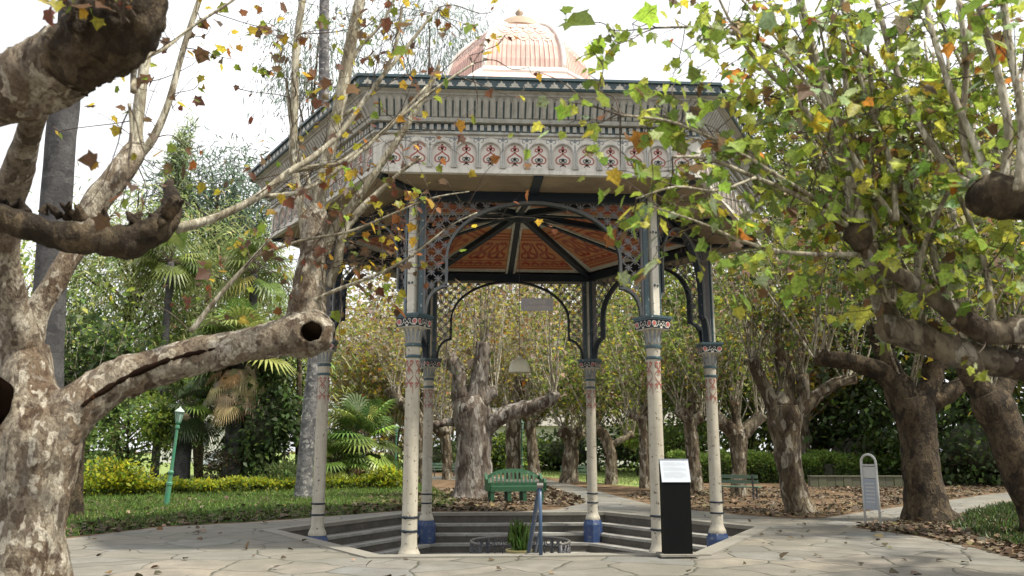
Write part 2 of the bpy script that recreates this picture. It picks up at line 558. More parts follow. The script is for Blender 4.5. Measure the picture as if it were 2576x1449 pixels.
P_DARK = [(50, DGRN), (30, (.045, .09, .022)), (10, GREEN), (10, (.02, .04, .016))]
P_FEATH = [(40, (.27, .37, .12)), (30, (.42, .50, .18)), (12, (.15, .25, .08)), (18, (.54, .58, .24))]
P_BLUEG = [(40, (.13, .21, .15)), (30, (.22, .30, .23)), (30, (.08, .14, .09))]
P_WISP = [(50, (.34, .42, .36)), (50, (.24, .32, .27))]
P_HEDGE = [(50, (.03, .06, .015)), (35, (.05, .095, .022)), (15, (.09, .14, .03))]
P_GOLD = [(45, (.44, .44, .02)), (35, (.27, .36, .025)), (20, (.12, .20, .03))]
P_LITTER = [(38, (.075, .050, .034)), (25, (.12, .082, .055)), (9, (.22, .165, .12)), (22, (.045, .030, .021)), (4, (.16, .13, .06)), (2, (.15, .075, .035))]


def rdir(n, r=rng):
    return unit(r.normal(0, 1, (n, 3)))


# ------------------------------------------------------------------ trees
class Tree:
    """a tree thing: trunk mesh, shoots mesh and foliage mesh under one empty"""
    def __init__(s, name, label, base, group=None, cat='tree', barkm='bark_mid', seed=1):
        s.root = empty(name, base, 0, label, cat, group)
        s.base = V(base)
        s.trunk, s.shoots, s.twigs = MB(), MB(), MB()
        s.bark = barkm
        s.L = []          # leaf points (pos, dir)
        s.r = random.Random(seed)
        s.nr = np.random.default_rng(seed)
        s.seed = seed

    def limb(s, pts, rs, n=14, amp=.16, freq=3., sub=5, mb=None):
        (mb or s.trunk).tube([V(p) - s.base for p in pts], rs, n, 0, amp, freq, s.seed, sub)

    def shoot(s, p, d, L, r, curve=.25, wig=.06, leaf_from=.25, nleaf=10, kids=0, seg=7, n=5, mb=None, spread=.7, up=.5):
        p, d = V(p), V(d).normalized()
        pts = [p]
        q = p.copy()
        for i in range(seg):
            d = (d + V((0, 0, curve / seg)) + V([s.r.gauss(0, wig) for _ in range(3)])).normalized()
            q = q + d * (L / seg)
            pts.append(q.copy())
        rs = [r * (1 - .82 * i / seg) for i in range(seg + 1)]
        (mb or s.shoots).tube([a - s.base for a in pts], rs, n, sub=2 if r > .012 else 1, cap=False)
        for i in range(nleaf):
            t = leaf_from + (1 - leaf_from) * s.r.random() ** .8
            k = min(int(t * seg), seg - 1)
            a = pts[k].lerp(pts[k + 1], t * seg - k)
            s.L.append((a, (pts[k + 1] - pts[k]).normalized()))
        for i in range(kids):
            t = .2 + .75 * (i + s.r.random()) / kids
            k = min(int(t * seg), seg - 1)
            a = pts[k].lerp(pts[k + 1], t * seg - k)
            dd = (pts[k + 1] - pts[k]).normalized()
            side = dd.cross(V([s.r.gauss(0, 1) for _ in range(3)])).normalized()
            s.shoot(a, dd * (1 - spread * .6) + side * spread, L * (.28 + .25 * s.r.random()) * (1.1 - .5 * t), rs[k] * .45, curve * up, wig * 1.6, .15, max(2, int(nleaf * .6)), 0, 4, 4, s.twigs)
        return pts

    def finish(s, kind='lobed', size=.14, palette=P_AUT, jitter=.12, mat='leaf', keep=1., droop=.5, leafname='foliage', petiole=0.):
        if s.L:
            P = np.array([tuple(a - s.base) for a, _ in s.L])
            D = np.array([tuple(b) for _, b in s.L])
            if keep < 1:
                k = s.nr.random(len(P)) < keep
                P, D = P[k], D[k]
            n = len(P)
            dd = D * .5 + s.nr.normal(0, .75, (n, 3)) + np.array([0, 0, -droop])
            if petiole:
                pd = unit(D * .5 + s.nr.normal(0, .7, (n, 3)) + np.array([0, 0, -.1])) * (petiole * np.exp(s.nr.normal(0, .3, (n, 1))))
                for a, e in zip(P, P + pd):
                    s.twigs.tube([a, V(a).lerp(V(e), .5) + V((0, 0, .006)), e], [.0016, .0013, .0012], 3, cap=False)
                P = P + pd
            else:
                P = P + s.nr.normal(0, jitter, (n, 3))
            nn = s.nr.normal(0, .6, (n, 3)) + np.array([0, 0, 1.])
            leaves(leafname, P, size * np.exp(s.nr.normal(0, .28, n)), dd, nn, pal(palette, n, r=s.nr), kind, M[mat], s.root)
        if s.trunk.f: s.trunk.build('trunk', M[s.bark], s.root, smooth=True)
        if s.shoots.f: s.shoots.build('shoots', M['bark_shoot'], s.root, smooth=True)
        if s.twigs.f: s.twigs.build('twigs', M['bark_twig'], s.root, smooth=True)
        return s.root


def px_tree(label, trunk, limbs, palette, seed, nsh=12, shl=4., nleaf=14, spread=.45, size=.15, keep=1., barkm='bark_mid', group='pollarded plane trees of the park', name='plane_tree', kids=3, dz=0., rsh=.03, jitter=.15, kind='lobed'):
    """tree whose trunk and limbs are given in photo pixels (x, y, radius) at the depth of its foot"""
    base = G(trunk[0][0], trunk[0][1])
    d = base.y + dz
    k = d / F * 1.02
    t = Tree(name, label, base, group, 'tree', barkm, seed)
    rr = t.r
    pts = [W(x, y, d) for x, y, _ in trunk]
    pts[0] = base - V((0, 0, .15))
    t.limb(pts, [r * k for *_, r in trunk], 16, .2, 2.2, 5)
    ends = [pts[-1]]
    for lb in limbs:
        off = rr.uniform(-.12, .12) * d * .12
        P = [W(x, y, d + off * i / max(1, len(lb) - 1)) for i, (x, y, _) in enumerate(lb)]
        rs = [r * k for *_, r in lb]
        rs[-1] *= 1.25
        t.limb(P, rs, 10, .22, 3.5, 4)
        ends.append(P[-1])
        ends.append(P[-2].lerp(P[-1], .5))
    for i in range(nsh):
        p = ends[i % len(ends)]
        a = rr.uniform(0, 2 * math.pi)
        sp = spread * rr.uniform(.2, 1.3)
        t.shoot(p + V((rr.gauss(0, .05), rr.gauss(0, .05), 0)), (math.cos(a) * sp, math.sin(a) * sp, 1), shl * rr.uniform(.55, 1.1), rsh * rr.uniform(.6, 1.2), .25, .05, .12, nleaf, kids, 7, 5)
    t.finish(kind, size, palette, jitter, keep=keep)
    return t


def bush(name, label, c, rx, ry, rz, nclump, per, size, palette, seed, cat='shrub', group=None, kind='oval', trunk=None, barkm='bark_dark', droop=.3, clump=.22, shell=.55, mat='leaf', core=False, hang=0., stems=40):
    """leafy mass: many clumps of leaves through the crown's volume on stems that reach them"""
    r = np.random.default_rng(seed)
    c = V(c)
    root = empty(name, (c.x, c.y, 0), 0, label, cat, group)
    o = np.array([0, 0, c.z])
    u = rdir(nclump, r)
    rad_ = (shell + (1 - shell) * r.random((nclump, 1))) * (1 + .18 * r.normal(0, 1, (nclump, 1)))
    K = o + u * rad_ * np.array([rx, ry, rz])
    K = K[K[:, 2] > .05]
    n = len(K)
    mb = MB()
    rd = random.Random(seed)
    th = trunk or max(.02, rx * .05)
    top = V((0, 0, c.z + rz * .2))
    mb.tube([(0, 0, -.1), (rd.uniform(-.1, .1) * rx, 0, c.z * .5), top], [th, th * .8, th * .3], 8, 0, .15, 3, seed, 3)
    for i in rd.sample(range(n), min(n, stems)):
        q = V(K[i])
        a = V((0, 0, max(.1, min(q.z * .75, top.z))))
        mb.tube([a, a.lerp(q, .5) + V((0, 0, .05 * rz)), q], [th * .35, th * .22, th * .08], 5, sub=2, cap=False)
    mb.build('trunk', M[barkm], root, smooth=True)
    P = (K[:, None, :] + r.normal(0, 1, (n, per, 3)) * clump * np.array([rx, ry, rz]) * np.array([1, 1, .8])).reshape(-1, 3)
    if hang: P[:, 2] -= np.abs(r.normal(0, hang, len(P)))
    out = np.repeat(K - o, per, 0)
    keep = P[:, 2] > .02
    P, out = P[keep], out[keep]
    m = len(P)
    D = unit(out) * .5 + r.normal(0, .6, (m, 3)) + np.array([0, 0, -droop])
    Nn = unit(out) * .4 + r.normal(0, .6, (m, 3)) + np.array([0, 0, .8])
    tone = np.repeat(np.exp(r.normal(0, .16, n)), per)[keep][:, None]
    leaves('foliage', P, size * np.exp(r.normal(0, .25, m)), D, Nn, np.clip(pal(palette, m, r=r) * tone, .004, .7), kind, M[mat], root)
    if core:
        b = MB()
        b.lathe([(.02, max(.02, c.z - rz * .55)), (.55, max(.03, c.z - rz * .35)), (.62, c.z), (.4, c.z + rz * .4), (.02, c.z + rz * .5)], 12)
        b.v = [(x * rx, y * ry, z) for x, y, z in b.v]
        b.build('light_block_core', M['core'], root, smooth=True)  # solid core added inside the leaves to keep light from passing
    return root


# ================================================================== GROUND
CX, CY, YAW = .154, 16.48, rad(3.46)
KO, KI = 4.86, 4.545


def hexw(R_, k):
    a = rad(-120 + 60 * k) + YAW
    return (CX + R_ * math.cos(a), CY + R_ * math.sin(a))


pave_px = [(155, 1356), (400, 1326), (640, 1313), (800, 1301), (1010, 1285), (1100, 1290), (1200, 1291), (1300, 1287), (1400, 1281), (1474, 1264),
           (1440, 1246), (1375, 1224), (1320, 1214), (1200, 1208), (1060, 1206), (1060, 1196), (1250, 1200), (1390, 1209), (1480, 1229), (1560, 1250), (1650, 1272), (1750, 1284), (1870, 1296), (2010, 1305),
           (2070, 1303), (2200, 1283), (2380, 1259), (2480, 1244), (2600, 1232), (2700, 1240), (2540, 1266), (2440, 1286), (2330, 1304), (2230, 1319), (2140, 1326),
           (2300, 1347), (2450, 1378), (2590, 1415)]
PAVE = [(lambda g: (g.x, g.y))(G(x, y)) for x, y in pave_px]
PAVE += [(9.5, 8.5), (9.5, 1.5), (-9.5, 1.5), (-9.5, 9.5), (-8.9, 11.8)]


def inside(poly, x, y):
    x, y = np.asarray(x), np.asarray(y)
    c = np.zeros(x.shape, bool)
    n = len(poly)
    for i in range(n):
        x1, y1 = poly[i]
        x2, y2 = poly[(i + 1) % n]
        if y1 == y2: continue
        t = ((y1 > y) != (y2 > y)) & (x < (x2 - x1) * (y - y1) / (y2 - y1) + x1)
        c ^= t
    return c


def sheet(name, outer, z, mat, hole=None, thick=None):
    loops = [[V((x, y, 0)) for x, y in outer]]
    if hole: loops.append([V((x, y, 0)) for x, y in hole][::-1])
    flat = [p for l in loops for p in l]
    tris = tessellate_polygon(loops)
    mb = MB()
    vs = [(p.x, p.y, z) for p in flat]
    fs = []
    for t in tris:
        a, b, c = (flat[i] for i in t)
        fs.append(t if (b - a).cross(c - a).z > 0 else t[::-1])
    mb.add(vs, fs)
    o = mb.build(name, mat)
    tag(o, kind='structure')
    return o


hole = [hexw(KO - .02, k) for k in range(6)]
sheet('ground', [(-260, -40), (260, -40), (260, 420), (-260, 420)], -.004, M['ground'], hole)
sheet('paving', PAVE, 0., M['flag'], hole)
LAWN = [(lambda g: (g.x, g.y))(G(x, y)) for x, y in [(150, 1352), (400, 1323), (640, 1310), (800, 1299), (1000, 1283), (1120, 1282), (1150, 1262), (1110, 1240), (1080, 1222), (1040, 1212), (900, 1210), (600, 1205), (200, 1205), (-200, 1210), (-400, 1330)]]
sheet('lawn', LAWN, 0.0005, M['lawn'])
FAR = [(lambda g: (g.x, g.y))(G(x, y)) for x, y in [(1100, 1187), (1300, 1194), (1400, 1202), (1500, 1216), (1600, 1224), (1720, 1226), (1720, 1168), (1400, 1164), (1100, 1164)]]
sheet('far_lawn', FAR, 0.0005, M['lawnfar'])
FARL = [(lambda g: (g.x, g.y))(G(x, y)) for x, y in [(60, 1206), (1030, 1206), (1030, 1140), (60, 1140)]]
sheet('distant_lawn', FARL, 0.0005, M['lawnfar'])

# kerb and sunken steps
mb = MB()
def hexring(mb, R0, z0, R1, z1, m=0, f=hexw):
    for k in range(6):
        a, b = f(R0, k), f(R0, k + 1)
        c, d = f(R1, k + 1), f(R1, k)
        mb.face([(*a, z0), (*b, z0), (*c, z1), (*d, z1)], m)
hexring(mb, KO, -.02, KO, .022)
hexring(mb, KO, .022, KI, .022)
hexring(mb, KI, .022, KI, -.05)
hexring(mb, KI, -.05, KI + .05, -.05)
tag(mb.build('kerb', M['kerb']), kind='structure')
mb = MB()
Rs = [KI + .05, 4.24, 3.9, 3.56, 3.2]
zs = [-.05, -.21, -.40, -.59, -.78]
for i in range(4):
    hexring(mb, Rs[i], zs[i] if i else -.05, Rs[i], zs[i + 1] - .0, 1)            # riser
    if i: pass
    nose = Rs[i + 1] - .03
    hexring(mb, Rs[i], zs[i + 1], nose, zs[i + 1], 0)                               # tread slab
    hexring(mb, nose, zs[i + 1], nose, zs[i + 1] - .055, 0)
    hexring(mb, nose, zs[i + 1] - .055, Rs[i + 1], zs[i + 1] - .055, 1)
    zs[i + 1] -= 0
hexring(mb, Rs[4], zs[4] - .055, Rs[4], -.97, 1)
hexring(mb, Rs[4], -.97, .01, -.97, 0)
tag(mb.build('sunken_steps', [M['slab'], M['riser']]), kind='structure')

# ================================================================== PAVILION
pav = empty('pavilion', (CX, CY, 0), YAW, 'ornate hexagonal iron pavilion with painted frieze, lattice arches and terracotta dome over the sunken spring', 'pavilion')
RC = 3.8


def hx(R_, k):
    a = rad(-120 + 60 * k)
    return (R_ * math.cos(a), R_ * math.sin(a))


def ap(R_):
    return R_ * math.cos(rad(30))


def around(o, n0=1):
    """six copies round the pavilion's axis"""
    for k in range(n0, 6):
        c = copy_tree(o, pav)
        c.rotation_euler = (0, 0, rad(60 * k))


def strip(mb, R0, z0, R1, z1, m):
    a, b, c, d = hx(R0, 0), hx(R0, 1), hx(R1, 1), hx(R1, 0)
    mb.face([(*a, z0), (*b, z0), (*c, z1), (*d, z1)], m)


# --- frieze (front face; five rotated copies)
mb = MB()
yp, yf = -ap(4.915), -ap(4.95)
strip(mb, 4.915, 5.63, 4.915, 6.20, 1)
NB, hb, ha = 13, 2.40 / 13, .150
for b in range(NB):
    xc = -2.40 + hb + 2 * hb * b
    arch = [(-ha, 5.69), (-ha, 5.93)]
    outr = [(-hb, 5.69), (-hb, 5.93)]
    for i in range(1, 12):
        t = math.pi * (1 - i / 12)
        arch.append((ha * math.cos(t), 5.93 + ha * math.sin(t)))
        outr.append((hb * max(-1, min(1, math.cos(t) * 1.5)), 5.93 + .26 * min(1, math.sin(t) * 1.5)))
    arch += [(ha, 5.93), (ha, 5.69)]
    outr += [(hb, 5.93), (hb, 5.69)]
    for i in range(len(arch) - 1):
        A, B, C_, D_ = arch[i], arch[i + 1], outr[i + 1], outr[i]
        mb.face([(xc + A[0], yf, A[1]), (xc + B[0], yf, B[1]), (xc + C_[0], yf, C_[1]), (xc + D_[0], yf, D_[1])], 0)
        mb.face([(xc + A[0], yf, A[1]), (xc + A[0], yp, A[1]), (xc + B[0], yp, B[1]), (xc + B[0], yf, B[1])], 0)
        # raised arch moulding
        s = 1.10
        A2 = (A[0] * s, 5.93 + (A[1] - 5.93) * (s if A[1] > 5.93 else 1))
        B2 = (B[0] * s, 5.93 + (B[1] - 5.93) * (s if B[1] > 5.93 else 1))
        mb.face([(xc + A[0], yf - .012, A[1]), (xc + B[0], yf - .012, B[1]), (xc + B2[0], yf - .012, B2[1]), (xc + A2[0], yf - .012, A2[1])], 2)
        mb.face([(xc + A2[0], yf - .012, A2[1]), (xc + B2[0], yf - .012, B2[1]), (xc + B2[0], yf, B2[1]), (xc + A2[0], yf, A2[1])], 2)
    mb.box((xc + hb, yf - .006, 5.70), (.045, .02, .025), 2)
for sx in (-1, 1):
    mb.face([(sx * 2.40, yf, 5.63), (sx * 2.475, yf, 5.63), (sx * 2.475, yf, 6.19), (sx * 2.40, yf, 6.19)][::sx], 0)
mb.face([(-2.4, yf, 5.63), (2.4, yf, 5.63), (2.4, yf, 5.69), (-2.4, yf, 5.69)], 0)
mb.face([(-2.4, yf, 5.69), (2.4, yf, 5.69), (2.4, yp, 5.69), (-2.4, yp, 5.69)], 0)
strip(mb, 4.985, 5.585, 4.985, 5.64, 0); strip(mb, 4.985, 5.64, 4.945, 5.64, 0); strip(mb, 4.88, 5.585, 4.985, 5.585, 0)
frieze = mb.build('frieze', [M['frieze'], M['panel'], M['greycream']], pav)

mb = MB()
f0 = lambda x, z: (x, yp - .004, z)
f1 = lambda x, z: (x, yf - .004, z)


def curl(cx, cz, r, a0, a1, n=9):
    return [(cx + r * math.cos(rad(a0 + (a1 - a0) * i / (n - 1))), cz + r * math.sin(rad(a0 + (a1 - a0) * i / (n - 1)))) for i in range(n)]


for b in range(NB):
    xc = -2.40 + hb + 2 * hb * b
    T = lambda pts, s=1: [(xc + s * x, z) for x, z in pts]
    mb.ribbon(T([(0, 6.055), (.013, 6.02), (0, 5.965)]), .021, f0, 0)
    mb.ribbon(T([(0, 6.055), (-.013, 6.02), (0, 5.965)]), .021, f0, 0)
    for s in (-1, 1):
        mb.ribbon(T(curl(.034, 5.985, .024, 215, -120), s), .020, f0, 0)
        mb.ribbon(T([(0, 5.955), (.012, 5.925), (.05, 5.895), (.095, 5.865), (.108, 5.83), (.10, 5.795), (.075, 5.775), (.04, 5.778), (.02, 5.765), (0, 5.745)], s), .021, f0, 0)
        mb.ribbon(T(curl(.030, 5.825, .026, 200, -100), s), .015, f0, 1)
        mb.ribbon(T([(.012, 5.85), (.03, 5.80), (0, 5.775), (-.02, 5.745), (-.045, 5.728)], s), .015, f0, 1)
        mb.ribbon(T([(0, 5.865), (.012, 5.84), (0, 5.80)], s), .015, f0, 1)
    xm = xc + hb
    if b < NB - 1:
        T2 = lambda pts, s=1: [(xm + s * x, z) for x, z in pts]
        for s in (-1, 1):
            mb.ribbon(T2(curl(.045, 6.115, .03, 200, -110), s), .012, f1, 2)
            mb.ribbon(T2([(0, 6.14), (.05, 6.152), (.11, 6.15), (.14, 6.165)], s), .010, f1, 2)
            mb.ribbon(T2([(0, 6.08), (.011, 6.04), (0, 6.00), (.010, 5.97), (0, 5.94)], s), .008, f1, 2)
        mb.ribbon(T2([(0, 6.17), (0, 6.10)]), .018, f1, 2)
        mb.ribbon(T2([(0, 5.94), (0, 5.74)]), .009, f1, 2)
mb.build('painted_ornament', [M['red'], M['greenorn'], M['greyorn']], frieze)
around(frieze)

# --- cornice above the frieze
mb = MB()
strip(mb, 4.95, 6.19, 5.005, 6.20, 0); strip(mb, 5.005, 6.20, 5.005, 6.235, 0); strip(mb, 5.005, 6.235, 4.965, 6.24, 0)
strip(mb, 4.965, 6.24, 4.965, 6.365, 1)
nd = 45
for i in range(nd):
    x = -2.46 + 4.92 * (i + .5) / nd
    mb.box((x, -ap(4.965) - .022, 6.30), (.029, .022, .045), 0)
strip(mb, 4.965, 6.365, 5.075, 6.365, 0); strip(mb, 5.075, 6.365, 5.09, 6.40, 0); strip(mb, 5.09, 6.40, 5.075, 6.43, 0)
A0, A1 = V((0, -ap(5.075), 6.43)), V((0, -ap(5.275), 6.715))
strip(mb, 5.075, 6.43, 5.275, 6.715, 2)
dv = (A1 - A0); nrm = V((0, -dv.z, dv.y)).normalized()
if nrm.y > 0: nrm = -nrm
def cove(x, s, h=0.0):
    return A0 + dv * s + V((x, 0, 0)) + nrm * h
nf = 46
for i in range(nf):
    x = -2.53 + 5.06 * (i + .5) / nf
    w = .036
    out = [(x - w, .06), (x + w, .06)] + [(x + w * math.cos(t), .82 + .12 * math.sin(t)) for t in [math.pi * k / 6 for k in range(7)]]
    mb.face([cove(a, b_, .016) for a, b_ in out], 3)
    for k in range(len(out)):
        p, q = out[k], out[(k + 1) % len(out)]
        mb.face([cove(*p, .016), cove(*p, 0), cove(*q, 0), cove(*q, .016)], 3)
    mb.ribbon([(x - w * .45, .15), (x - w * .45, .75)], .008, lambda a, b_: cove(a, b_, .019), 2)
    if i < nf - 1:
        mb.ribbon([(x + .055, .0), (x + .055, .78)], .018, lambda a, b_: cove(a, b_, .004), 1)
strip(mb, 5.275, 6.715, 5.30, 6.72, 0); strip(mb, 5.30, 6.72, 5.30, 6.75, 3); strip(mb, 5.30, 6.75, 5.40, 6.775, 3)
M['corn'] = paint('weathered_cornice_paint', (.40, .405, .365), .55, .3, 3, .0, streak=.5)
M['corn2'] = paint('weathered_tongue_paint', (.44, .44, .40), .55, .3, 3, .0, streak=.4)
cornice = mb.build('cornice', [M['corn'], M['teal'], M['greycream'], M['corn2']], pav)
around(cornice)

# --- gutter
mb = MB()
strip(mb, 5.38, 6.77, 5.43, 6.77, 0); strip(mb, 5.43, 6.77, 5.445, 6.80, 0); strip(mb, 5.445, 6.80, 5.42, 6.805, 0)
strip(mb, 5.42, 6.805, 5.43, 6.91, 0); strip(mb, 5.43, 6.91, 5.475, 6.915, 0); strip(mb, 5.475, 6.915, 5.475, 6.955, 0); strip(mb, 5.475, 6.955, 5.38, 6.96, 0)
B0, B1 = V((0, -ap(5.42), 6.805)), V((0, -ap(5.43), 6.91))
gf = lambda x, s: B0 + (B1 - B0) * s + V((x, -.008, 0))
for i in range(27):
    x = -2.68 + 5.36 * (i + .5) / 27
    for (a, b_, c_) in (((-.085, .02), (.085, .02), (0, .95)),):
        pts = [(x + a[0], a[1]), (x + b_[0], b_[1]), (x + .05, .3), (x + .055, .5), (x + .022, .6), c_ if False else (x, .97), (x - .022, .6), (x - .055, .5), (x - .05, .3)]
        mb.face([gf(*p) for p in pts], 1)
gut = mb.build('gutter', [M['teal'], M['cream']], pav)
around(gut)

# --- roof and dome
mb = MB()
prof = [(5.40, 6.95), (4.2, 7.2), (3.2, 7.6), (2.5, 8.0), (1.95, 8.4), (1.70, 8.58)]
for i in range(len(prof) - 1):
    hexring(mb, *prof[i], *prof[i + 1], 0, hx)
hexring(mb, 1.70, 8.58, 1.72, 8.62, 1, hx); hexring(mb, 1.72, 8.62, 1.68, 8.64, 1, hx); hexring(mb, 1.68, 8.64, 1.62, 8.66, 0, hx)
hexring(mb, 1.62, 8.66, 1.60, 8.74, 1, hx); hexring(mb, 1.60, 8.74, 1.54, 8.75, 1, hx)
dome = [(1.54, 8.75), (1.53, 8.95), (1.47, 9.25), (1.34, 9.55), (1.12, 9.80), (.85, 9.98), (.56, 10.08)]
for i in range(len(dome) - 1):
    hexring(mb, *dome[i], *dome[i + 1], 0, hx)
roof = mb.build('dome_roof', [M['terra'], M['ribwhite']], pav)
mb = MB()
for k in range(6):
    for P_ in (dome, prof[2:]):
        mb.tube([(*hx(r + .01, k), z) for r, z in P_], [.045] * len(P_), 6, sub=2)
mb.build('dome_rib', M['ribwhite'], roof, smooth=True)
mb = MB()
for i in range(14):       # raised ribs of the dome's lower band and scallops above, one side
    x = -.66 + 1.32 * (i + .5) / 14
    for k in range(3):
        (r0, z0), (r1, z1) = dome[k], dome[k + 1]
        if k == 2: r1, z1 = (r0 + r1) / 2, (z0 + z1) / 2
        mb.bar((x * r0 / 1.54, -ap(r0) - .004, z0), (x * r1 / 1.54, -ap(r1) - .004, z1), .018, .02, 0)
def dome_pt(x, z):
    for i in range(len(dome) - 1):
        (r0, z0), (r1, z1) = dome[i], dome[i + 1]
        if z0 <= z <= z1:
            t = (z - z0) / (z1 - z0)
            return (x, -ap(r0 + (r1 - r0) * t) - .012, z)
    return (x, -ap(dome[-1][0]) - .012, z)
for row, (z, n_, w) in enumerate(((9.42, 5, .24), (9.62, 4, .24), (9.80, 3, .24))):
    for i in range(n_):
        x = (i - (n_ - 1) / 2) * w
        mb.ribbon([(x + w / 2 * math.cos(t), z + .13 - .17 * math.sin(t)) for t in [math.pi * j / 10 for j in range(11)]], .035, dome_pt, 1)
        mb.ribbon([(x - .035, z + .06), (x + .035, z + .06)], .08, dome_pt, 1)
orn = mb.build('dome_moulding', [M['terra'], M['scallop']], roof)
for k in range(1, 6):
    c = orn.copy(); COL.objects.link(c); c.parent = roof; c.rotation_euler = (0, 0, rad(60 * k))
mb = MB()
mb.lathe([(.56, 10.06), (.60, 10.10), (.55, 10.14), (.50, 10.22), (.38, 10.36), (.2, 10.44), (.08, 10.48), (.05, 10.56), (.09, 10.62), (.05, 10.68), (.01, 10.74)], 20)
mb.build('finial', M['bronze'], roof, smooth=True)

# --- soffit, beams, ceiling
mb = MB()
strip(mb, 3.86, 5.60, 4.93, 5.60, 0)
sof = mb.build('soffit', M['soffit'], pav)
mb = MB()
for x in (0,):
    mb.box((x, -(ap(3.9) + ap(4.9)) / 2, 5.585), (.07, (ap(4.9) - ap(3.9)) / 2, .03), 0)
mb.build('soffit_batten', M['navy'], sof)
mb = MB()
a, b = V((*hx(3.95, 0), 5.58)), V((*hx(4.92, 0), 5.58))
mb.bar(a, b, .14, .06)
mb.build('soffit_batten', M['navy'], sof)
around(sof)
mb = MB()
mb.box((0, -ap(RC), 5.53), (RC / 2 - .02, .07, .085), 0)
beam = mb.build('beam', M['navy'], pav)
# pierced upper strip of the screen
around(beam)
HZ, EZ = 6.20, 5.66
mb = MB()
E0, E1, HB = V((*hx(3.72, 0), EZ)), V((*hx(3.72, 1), EZ)), V((0, -.22, HZ))
EM = (E0 + E1) / 2
mb.face([E0, E1, V((.13, -.22, HZ)), V((-.13, -.22, HZ))], 0)
def ceil(u, s, h=-.006):
    """u in -1..1 across, s 0..1 up the panel"""
    hw = 1.86 * (1 - s) + .13 * s
    p = EM.lerp(HB, s)
    return V((p.x + u * hw, p.y, p.z + h))
for sg in (-1, 1):
    mb.face([ceil(.07 * sg, .06), ceil(.86 * sg, .06), ceil(.86 * sg, .80), ceil(.15 * sg, .80)][::sg], 1)
    g = lambda u, s: ceil(u * sg, s, -.012)
    for s, w in ((.09, .018), (.135, .014), (.235, .014), (.62, .02), (.67, .02), (.72, .02)):
        mb.ribbon([(.09, s), (.84, s)], w, g, 2)
    for i in range(5):
        u = .15 + .145 * i
        mb.ribbon([(u, .165), (u + .06, .20), (u + .12, .165)], .045, g, 2)
    for uc in (.28, .62):
        for q in (-1, 1):
            mb.ribbon([(uc + q * x, z) for x, z in [(0, .30), (.06, .28), (.12, .30), (.12, .36), (.06, .38), (.04, .43), (.09, .48), (.10, .53), (.04, .56), (0, .53)]], .042, g, 2)
        mb.ribbon([(uc, .29), (uc, .42)], .05, g, 2)
    mb.ribbon([(.42, .30), (.46, .40), (.42, .56)], .045, g, 2)
cp = mb.build('ceiling_panel', [M['cream'], M['ochre'], M['rust']], pav)
around(cp)
mb = MB()
a = V((*hx(3.74, 0), EZ - .05)); h_ = V((*hx(.15, 0), HZ - .04))
mb.bar(a, h_, .13, .13)
rb = mb.build('ceiling_rib', M['navy'], pav)
around(rb)
mb = MB()
mb.bar(EM + V((0, 0, -.03)), HB + V((0, .1, -.02)), .10, .08, 0)
for sg in (-1, 1):
    mb.bar(EM + V((sg * .09, 0, -.02)), HB + V((sg * .08, .1, -.01)), .05, .05, 1)
rb = mb.build('middle_rib', [M['navy'], M['cream']], pav)
around(rb)
mb = MB()
mb.lathe([(.02, HZ + .1), (.34, HZ + .05), (.36, HZ - .05), (.30, HZ - .12), (.18, HZ - .16), (.02, HZ - .2)], 12)
mb.build('ceiling_hub', M['navy'], pav, smooth=30)

# --- lattice arch screens (front face; five copies)
HALF = RC / 2
RX, RY, ZC, ZCUSP = 1.40, .93, 4.50, 4.04
arch = [(RX * math.sin(rad(t)), ZC + RY * math.cos(rad(t))) for t in range(0, 91, 6)] + [(RX, 4.3), (RX, 4.15), (RX + .005, ZCUSP)]
foot = [(RX - .015, ZCUSP), (1.47, 4.025), (1.55, 3.985), (1.62, 3.92), (1.68, 3.82), (1.71, 3.70), (1.72, 3.58)]


def rim_x(z):
    """half-width of the opening at height z"""
    if z > ZC + RY: return 0
    if z > ZC: return RX * math.sqrt(max(0, 1 - ((z - ZC) / RY) ** 2))
    if z > ZCUSP: return RX
    for (x0, z0), (x1, z1) in zip(foot, foot[1:]):
        if z1 <= z <= z0: return x0 + (x1 - x0) * (z0 - z) / max(1e-6, z0 - z1)
    return 1.72


XP = HALF - .13
def in_l(x, z):
    return 3.6 < z < 5.44 and abs(x) < XP and abs(x) > rim_x(z) + .02


ysc = -ap(RC)
mb = MB()
for sg in (-1, 1):
    for pl, w in ((arch, .042), (foot, .042)):
        for y0, y1, mm in ((ysc - .075, ysc - .045, 1), (ysc - .045, ysc + .06, 0)):
            for (p, q) in zip(pl, pl[1:]):
                A, B = V((sg * p[0], 0, p[1])), V((sg * q[0], 0, q[1]))
                d = (B - A).normalized()
                n_ = V((-d.z, 0, d.x)) * (w / 2)
                c4 = [A + n_, B + n_, B - n_, A - n_]
                fr = [V((c.x, y0, c.z)) for c in c4]; bk = [V((c.x, y1, c.z)) for c in c4]
                mb.add(fr + bk, [(0, 1, 2, 3), (7, 6, 5, 4), (0, 4, 5, 1), (2, 6, 7, 3), (1, 5, 6, 2), (3, 7, 4, 0)], mm)
scr = mb.build('arch_rim', [M['navy'], M['rimgrey']], pav)
LT = {-1: MB(), 1: MB()}
P = .155
for fam in (1, -1):
    for k in range(-60, 60):
        c0 = k * P * math.sqrt(2)
        run = None
        for i in range(0, 400):
            x = -2 + i * .01
            z = 3.5 + (c0 + fam * x)
            ok = in_l(x, z)
            if ok and run is None: run = (x, z)
            if (not ok or i == 399) and run is not None:
                e = (x - .01, z - fam * .01)
                if e[0] - run[0] > .02:
                    LT[1 if run[0] + e[0] > 0 else -1].bar((run[0], ysc + .006 * fam, run[1]), (e[0], ysc + .006 * fam, e[1]), .012, .017, 0, V((0, 1, 0)).cross(V((e[0] - run[0], 0, e[1] - run[1]))).normalized())
                run = None
